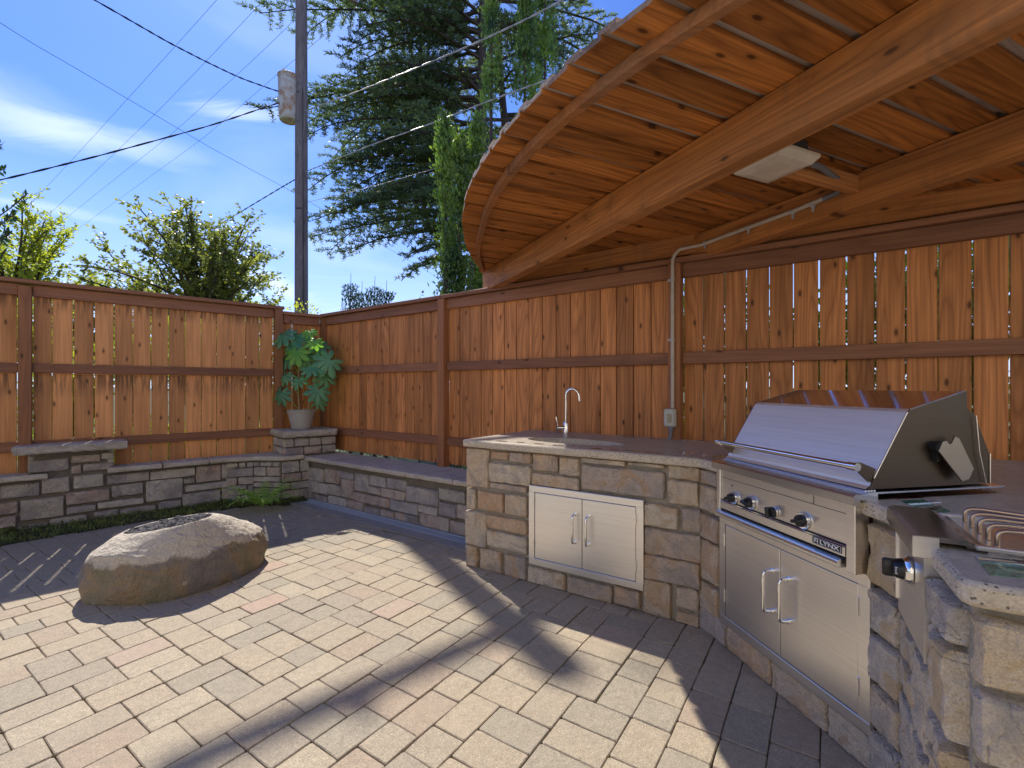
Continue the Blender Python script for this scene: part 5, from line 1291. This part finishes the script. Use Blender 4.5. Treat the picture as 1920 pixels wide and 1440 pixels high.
def broadleaf(name, base, hgt, spread, nb, nl, leafl, mat, label, cat='tree', trunk_r=.09, grp=None, seed=1, upr=.8, crown0=.25):
    rr = random.Random(seed); t = thing(name, base, label, cat, grp); tb = MB(); base = Vector(base)
    C = []; D = []
    top = base + Vector((0, 0, hgt * .55)); tb.tube([base, base + Vector((.05, 0, hgt * .3)), top], [trunk_r, trunk_r * .75, trunk_r * .4], 8)
    per = nl // nb
    for i in range(nb):
        a = rr.uniform(0, 6.283); h0_ = rr.uniform(crown0, .55); st = base + Vector((0, 0, hgt * h0_)); el = rr.uniform(.25, 1.35); ln = rr.uniform(.6, 1.0)
        r_ = spread * ln * math.cos(el) ; zz = hgt * (1 - h0_) * ln * math.sin(el) * upr + .1
        end = st + Vector((math.cos(a) * r_, math.sin(a) * r_, zz)); mid = st.lerp(end, .5) + Vector((rr.uniform(-.2, .2), rr.uniform(-.2, .2), .08 * hgt * rr.random()))
        pts = []
        for q in range(9):
            u = q / 8; pts.append(st * (1 - u) ** 2 + mid * 2 * u * (1 - u) + end * u * u)
        tb.tube(pts, [trunk_r * .42 * (1 - u / 9) + .004 for u in range(9)], 5, False)
        for q in range(18):
            u = rr.uniform(.28, 1); k_ = min(7, int(u * 8)); p = pts[k_].lerp(pts[k_ + 1], u * 8 - k_) if k_ < 8 else pts[-1]
            dv = (pts[-1] - pts[-3]).normalized() * .7 + Vector((rr.uniform(-1, 1), rr.uniform(-1, 1), rr.uniform(-.3, .8))); dv.normalize(); l_ = rr.uniform(.3, .85) * spread * .30
            e2 = p + dv * l_; tb.tube([p, p.lerp(e2, .5) + Vector((0, 0, .03)), e2], [.007, .005, .002], 3, False)
            for w in range(max(1, per // 18)):
                f = rr.uniform(.1, 1.03); c = p.lerp(e2, f); C.append(tuple(c + Vector((rr.uniform(-.03, .03), rr.uniform(-.03, .03), rr.uniform(-.03, .03))))); d = dv * .6 + Vector((rr.uniform(-1, 1), rr.uniform(-1, 1), rr.uniform(-.9, .5))); D.append(tuple(d.normalized()))
    build('trunk', tb, M_bark, t, smooth=True)
    C = np.array(C); D = np.array(D); n = len(C); Nn = unit(rs.normal(size=(n, 3)) + np.array([0, 0, .8]))
    leaves('crown', C, D, Nn, leafl * rs.uniform(.7, 1.25, n), leafl * .27 * rs.uniform(.8, 1.2, n), mat, t); return t
b = at(350, 600, 12.5)
broadleaf('cherry_tree', (b.x + .35, 12.5, -.05), 6.4, 3.1, 48, 21000, .105, M_dec, 'airy green tree behind the left fence, left of the utility pole', trunk_r=.11, seed=3, upr=1.0)
b = at(250, 600, 13.4)
broadleaf('cherry_tree', (b.x, 13.4, -.05), 5.3, 2.6, 30, 12000, .105, M_dec, 'lower leafy tree at the left side of the airy green tree', trunk_r=.09, seed=8)
b = at(40, 600, 10.5)
broadleaf('maple_tree', (b.x - .3, 10.5, -.05), 5.9, 2.5, 44, 15000, .085, M_yel, 'yellow green maple showing over the left end of the fence', trunk_r=.09, seed=4, upr=.9)
# laurel twigs at the frame edge
lt = thing('laurel_shrub', LF.P(3.7, -.7), 'dark leaved laurel whose twigs reach in at the left edge', 'shrub')
C = []; D = []; tb = MB()
for tw in ([(-90, 470, 5.3), (-30, 425, 5.3), (20, 390, 5.3), (52, 362, 5.3)], [(-90, 480, 5.2), (-20, 440, 5.2), (12, 412, 5.2), (28, 402, 5.2)], [(-80, 350, 5.3), (-20, 325, 5.3), (10, 317, 5.3)], [(-80, 280, 5.2), (-20, 268, 5.2), (4, 272, 5.2)],
           [(-100, 560, 5.3), (-40, 500, 5.3), (0, 460, 5.3), (14, 430, 5.3)], [(-110, 520, 5.1), (-40, 470, 5.1), (5, 445, 5.1), (18, 440, 5.1)], [(-60, 560, 5.3), (-10, 500, 5.3), (10, 470, 5.3)]):
    P_ = [at(*q) for q in tw]; tb.tube(P_, .006, 5, False)
    for i in range(len(P_) - 1):
        for q in range(7):
            p = P_[i].lerp(P_[i + 1], q / 7); dv = (P_[i + 1] - P_[i]).normalized()
            for sg in (-1, 1): d = dv * .6 + Vector((rr.uniform(-.3, .3), rr.uniform(-.6, .6), sg * .8)); C.append(tuple(p)); D.append(tuple(d.normalized()))
tb.tube([(LF.P(3.9, -.9, -.05)), at(-90, 520, 5.2)], .03, 6, False)
build('twigs', tb, M_bark, lt); C = np.array(C); D = np.array(D); leaves('foliage', C, D, unit(rs.normal(size=C.shape) + np.array([0, -1.2, 0])), np.full(len(C), .075), np.full(len(C), .016), M_lau, lt)

# cedar
def cedar(base, hgt, lean, nbr, seed, label, blen=6.2, zlo=1.5, dens=1.0, name='cedar_tree', azb=None, forks=True):
    rr = random.Random(seed); base = Vector(base); t = thing(name, base, label, 'tree'); tb = MB()
    def tr(z): u = z / hgt; return base + Vector((lean[0] * u + .25 * math.sin(u * 5), lean[1] * u, z))
    tb.tube([tr(z) for z in [hgt * i / 12 for i in range(13)]], [.30 * (1 - i / 14) + .02 for i in range(13)], 10)
    C = []; D = []; Cn = []
    for i in range(nbr):
        z = zlo + (hgt - zlo) * (i + rr.random()) / nbr; a = rr.uniform(0, 6.283) if azb is None or rr.random() < .3 else azb + rr.gauss(0, .6)
        ln = blen * (1 - .30 * (z / hgt)) * rr.uniform(.6, 1.05); st = tr(z); rise = rr.uniform(.0, .35)
        if math.sin(a) < -.1: ln *= .55
        ln *= min(1, .55 + .45 * max(0, z - zlo) / 3.2)
        d = Vector((math.cos(a), math.sin(a), 0)); sd_ = Vector((-d.y, d.x, 0)); sw_ = rr.uniform(-.25, .25); pts = []
        K = 14
        for q in range(K + 1):
            u = q / K; pts.append(st + d * ln * u + sd_ * sw_ * ln * u * u + Vector((0, 0, ln * (rise * u - (rise + .10) * u * u * u))) + Vector((0, 0, rr.uniform(-.03, .03))))
        tb.tube(pts, [.06 * (1 - q / (K + 1)) + .008 for q in range(K + 1)], 5, False)
        nt_ = int(26 * dens * ln / 6)
        for w in range(nt_):
            u = .14 + .86 * (w + rr.random()) / nt_; k_ = min(K - 1, int(u * K)); p = pts[k_].lerp(pts[k_ + 1], u * K - k_); sg = 1 if w % 2 else -1
            tl_ = (1.35 - .95 * u) * rr.uniform(.6, 1.1) * (ln / 6) + .15
            dv = (d * rr.uniform(.35, .9) + sd_ * sg * rr.uniform(.6, 1.1) + Vector((0, 0, rr.uniform(-.05, .25)))).normalized()
            e2 = p + dv * tl_ - Vector((0, 0, tl_ * .32)); tb.tube([p, p.lerp(e2, .5) + Vector((0, 0, .04)), e2], [.014, .009, .004], 3, False)
            nq = int(tl_ * 16) + 3
            for y in range(nq):
                f = (y + rr.random()) / nq; c = p.lerp(e2, f) + Vector((0, 0, .04 * math.sin(f * 3.1)))
                for _ in range(6):
                    v = Vector((rr.gauss(0, 1), rr.gauss(0, 1), rr.gauss(.25, .7))) + dv * .7; C.append((c.x + rr.gauss(0, .018), c.y + rr.gauss(0, .018), c.z + rr.gauss(0, .012))); D.append(tuple(v.normalized()))
    build('trunk', tb, M_bark, t, smooth=True)
    C = np.array(C); D = np.array(D); n = len(C)
    leaves('crown', C, D, unit(rs.normal(size=(n, 3))), .14 * rs.uniform(.6, 1.4, n), .016 * rs.uniform(.7, 1.3, n), M_ced, t)
    return n
b = at(858, 600, 16)
nc = cedar((b.x, 16, -.05), 19, (1.3, .3), 118, 21, 'tall blue green cedar with spreading layered branches right of the pole', 9.3, 5.6, 1.2, azb=R(170))
b = at(960, 600, 20)
nc += cedar((b.x, 20, -.05), 20, (-.5, 0), 50, 22, 'second cedar standing farther back behind the cypresses', 4.8, 4.5, 1.1)
b = at(835, 600, 13)
broadleaf('slender_tree', (b.x, 13, -.05), 4.6, 1.7, 16, 3200, .09, M_dec, 'thin sparse tree just left of the pergola tip under the cedar', trunk_r=.08, seed=14, upr=.6, crown0=.4)

# cypresses
def cypress(px_, Y, ytop, w, seed, label, ybot=620):
    rr = random.Random(seed); tp_ = at(px_, ytop, Y); x0 = tp_.x; H_ = tp_.z; t = thing('cypress_tree', (x0, Y, -.05), label, 'tree', 'cypresses behind the pergola'); n = int(9500 * H_ / 5 * max(.6, w / .3))
    C = []; D = []; tb = MB(); tb.tube([(x0, Y, -.05), (x0, Y, H_ * .9)], [.07, .02], 6, False)
    pl_n = int(24 * H_ / 5)
    plumes = [(rr.uniform(0, 6.28), rr.uniform(.02, .93), rr.uniform(.3, 1.35)) for _ in range(pl_n)]
    for (a, hz, rl) in plumes:
        r0 = w * rl * (min(1, (1 - hz) * 3.2) * .9 + .08); l_ = rr.uniform(.5, 1.0) * min(1, (1 - hz) * 2.6 + .25)
        pb_ = Vector((x0 + math.cos(a) * r0 * .55, Y + math.sin(a) * r0 * .55, hz * H_)); pe_ = Vector((x0 + math.cos(a) * r0, Y + math.sin(a) * r0, hz * H_ + l_))
        for _ in range(n // pl_n):
            f = rr.random(); c = pb_.lerp(pe_, f); sp_ = .085 * (1.1 - f) + .012; c += Vector((rr.gauss(0, sp_), rr.gauss(0, sp_), rr.gauss(0, .05)))
            v = Vector((math.cos(a) * .3 + rr.gauss(0, .4), math.sin(a) * .3 + rr.gauss(0, .4), rr.uniform(.4, 1.2))); C.append(tuple(c)); D.append(tuple(v.normalized()))
    build('trunk', tb, M_bark, t); C = np.array(C); D = np.array(D); n = len(C)
    leaves('crown', C, D, unit(rs.normal(size=(n, 3))), .08 * rs.uniform(.6, 1.4, n), .016 * rs.uniform(.7, 1.4, n), M_cyp, t)
for a in ((836, 8.2, 210, .10, 1, 'leftmost slim cypress standing against the cedar'), (862, 8.4, 235, .11, 2, 'second cypress from the left, thin and ragged'), (893, 8.6, 200, .12, 3, 'cypress third from the left beside the roof edge'),
          (921, 9.0, -60, .16, 4, 'tall cypress rising past the top between the cedar and the roof'), (984, 9.4, -90, .22, 5, 'broad dark cypress directly behind the curved roof edge'), (1022, 9.8, -100, .24, 6, 'rightmost tall cypress partly hidden by the pergola roof')):
    cypress(*a)
# small pointed junipers over the fence and other tops
for i, (px_, yt, sg) in enumerate(((657, 543, 'leftmost dark pointed shrub tip above the fence'), (678, 558, 'small pointed shrub tip next to the leftmost one'), (702, 548, 'pale pointed shrub tip in the middle above the fence'), (724, 556, 'rightmost pointed shrub tip above the fence'))):
    t = at(px_, yt, 8.0); s = thing('juniper_shrub', (t.x, 8.0, -.05), sg, 'shrub', 'pointed shrubs behind the right fence'); n = 2600; zz = rs.uniform(0, 1, n) ** .7; rad_ = .34 * (1 - zz * .78); aa = rs.uniform(0, 6.28, n); q = np.sqrt(rs.uniform(0, 1, n)) * rad_
    # a few upright fingers
    fi = rs.randint(0, 7, n); fa = fi * .9; C = np.stack([t.x + q * np.cos(aa) * .7 + np.cos(fa) * .09 * zz, 8 + q * np.sin(aa), zz * (t.z + .05) ], 1); D = unit(np.stack([np.cos(aa) * .35, np.sin(aa) * .35, np.ones(n)], 1) + rs.normal(size=(n, 3)) * .25)
    leaves('foliage', C, D, unit(rs.normal(size=(n, 3))), .06 * rs.uniform(.6, 1.3, n), .008 * rs.uniform(.7, 1.3, n), M_jun, s)
    m = MB(); m.tube([(t.x, 8.0, -.05), (t.x, 8, t.z * .9), (t.x + .01, 8, t.z + .28)], [.03, .008, .003], 5); build('stem', m, M_bark, s)
def hedge(name, line, h, thick, nl, mat, label, size=.05, grp=None, cat='hedge'):
    """clumpy leafy screen along a line of points"""
    rr = random.Random(len(label)); t = thing(name, (line[0][0], line[0][1], -.05), label, cat, grp); C = []; D = []; tb = MB()
    segs = [(Vector(line[i]), Vector(line[i + 1])) for i in range(len(line) - 1)]; tot = sum((b - a).length for a, b in segs)
    ncl = int(tot * 26)
    for i in range(ncl):
        u = rr.random() * tot
        for a, b in segs:
            if u <= (b - a).length: break
            u -= (b - a).length
        p = a.lerp(b, min(1, u / (b - a).length)); n_ = Vector((-(b - a).y, (b - a).x)).normalized(); p = p + n_ * rr.uniform(-thick, thick)
        hz = rr.random() ** .8 * h * rr.uniform(.8, 1.05); c0 = Vector((p.x, p.y, hz)); r_ = rr.uniform(.15, .34)
        for _ in range(nl // ncl):
            v = Vector((rr.gauss(0, 1), rr.gauss(0, 1), rr.gauss(0, 1))).normalized() * r_ * rr.random() ** .5; C.append(tuple(c0 + v)); d = v.normalized() + Vector((rr.gauss(0, .6), rr.gauss(0, .6), rr.gauss(0, .6))); D.append(tuple(d.normalized()))
        if i % 5 == 0: tb.tube([(p.x, p.y, -.05), c0], .012, 4, False)
    build('stems', tb, M_bark, t); C = np.array(C); D = np.array(D); n = len(C)
    leaves('foliage', C, D, unit(rs.normal(size=(n, 3))), size * rs.uniform(.7, 1.3, n), size * .28 * rs.uniform(.8, 1.2, n), mat, t)
hedge('hedge', [LF.P(s, -1.3).xy for s in (.2, 5.6)], 2.35, .3, 52000, M_hedge, 'yellow green hedge glimpsed through the gaps of the left fence', .07)
hedge('hedge', [RF.P(s, -1.5).xy for s in (1.6, 7.5)], 2.7, .3, 40000, M_hedge, 'yellow green hedge glimpsed through the gaps of the right fence', .07)
# bright sprigs by the pole foot
b = at(568, 600, 7.6)
hedge('golden_shrub', [(b.x - .05, 7.6), (b.x + .22, 7.7)], 2.72, .08, 1500, M_yel, 'small yellow green shrub top at the foot of the pole', .05, cat='shrub')
b = at(870, 600, 7.0)
hedge('green_shrub', [(b.x - .7, 7.4), (b.x + .3, 6.6)], 2.35, .15, 2200, M_cyp, 'green shrub tops just above the fence left of the beam end', .05, cat='shrub')
print('cedar leaves', nc, 'objects', len(bpy.data.objects))
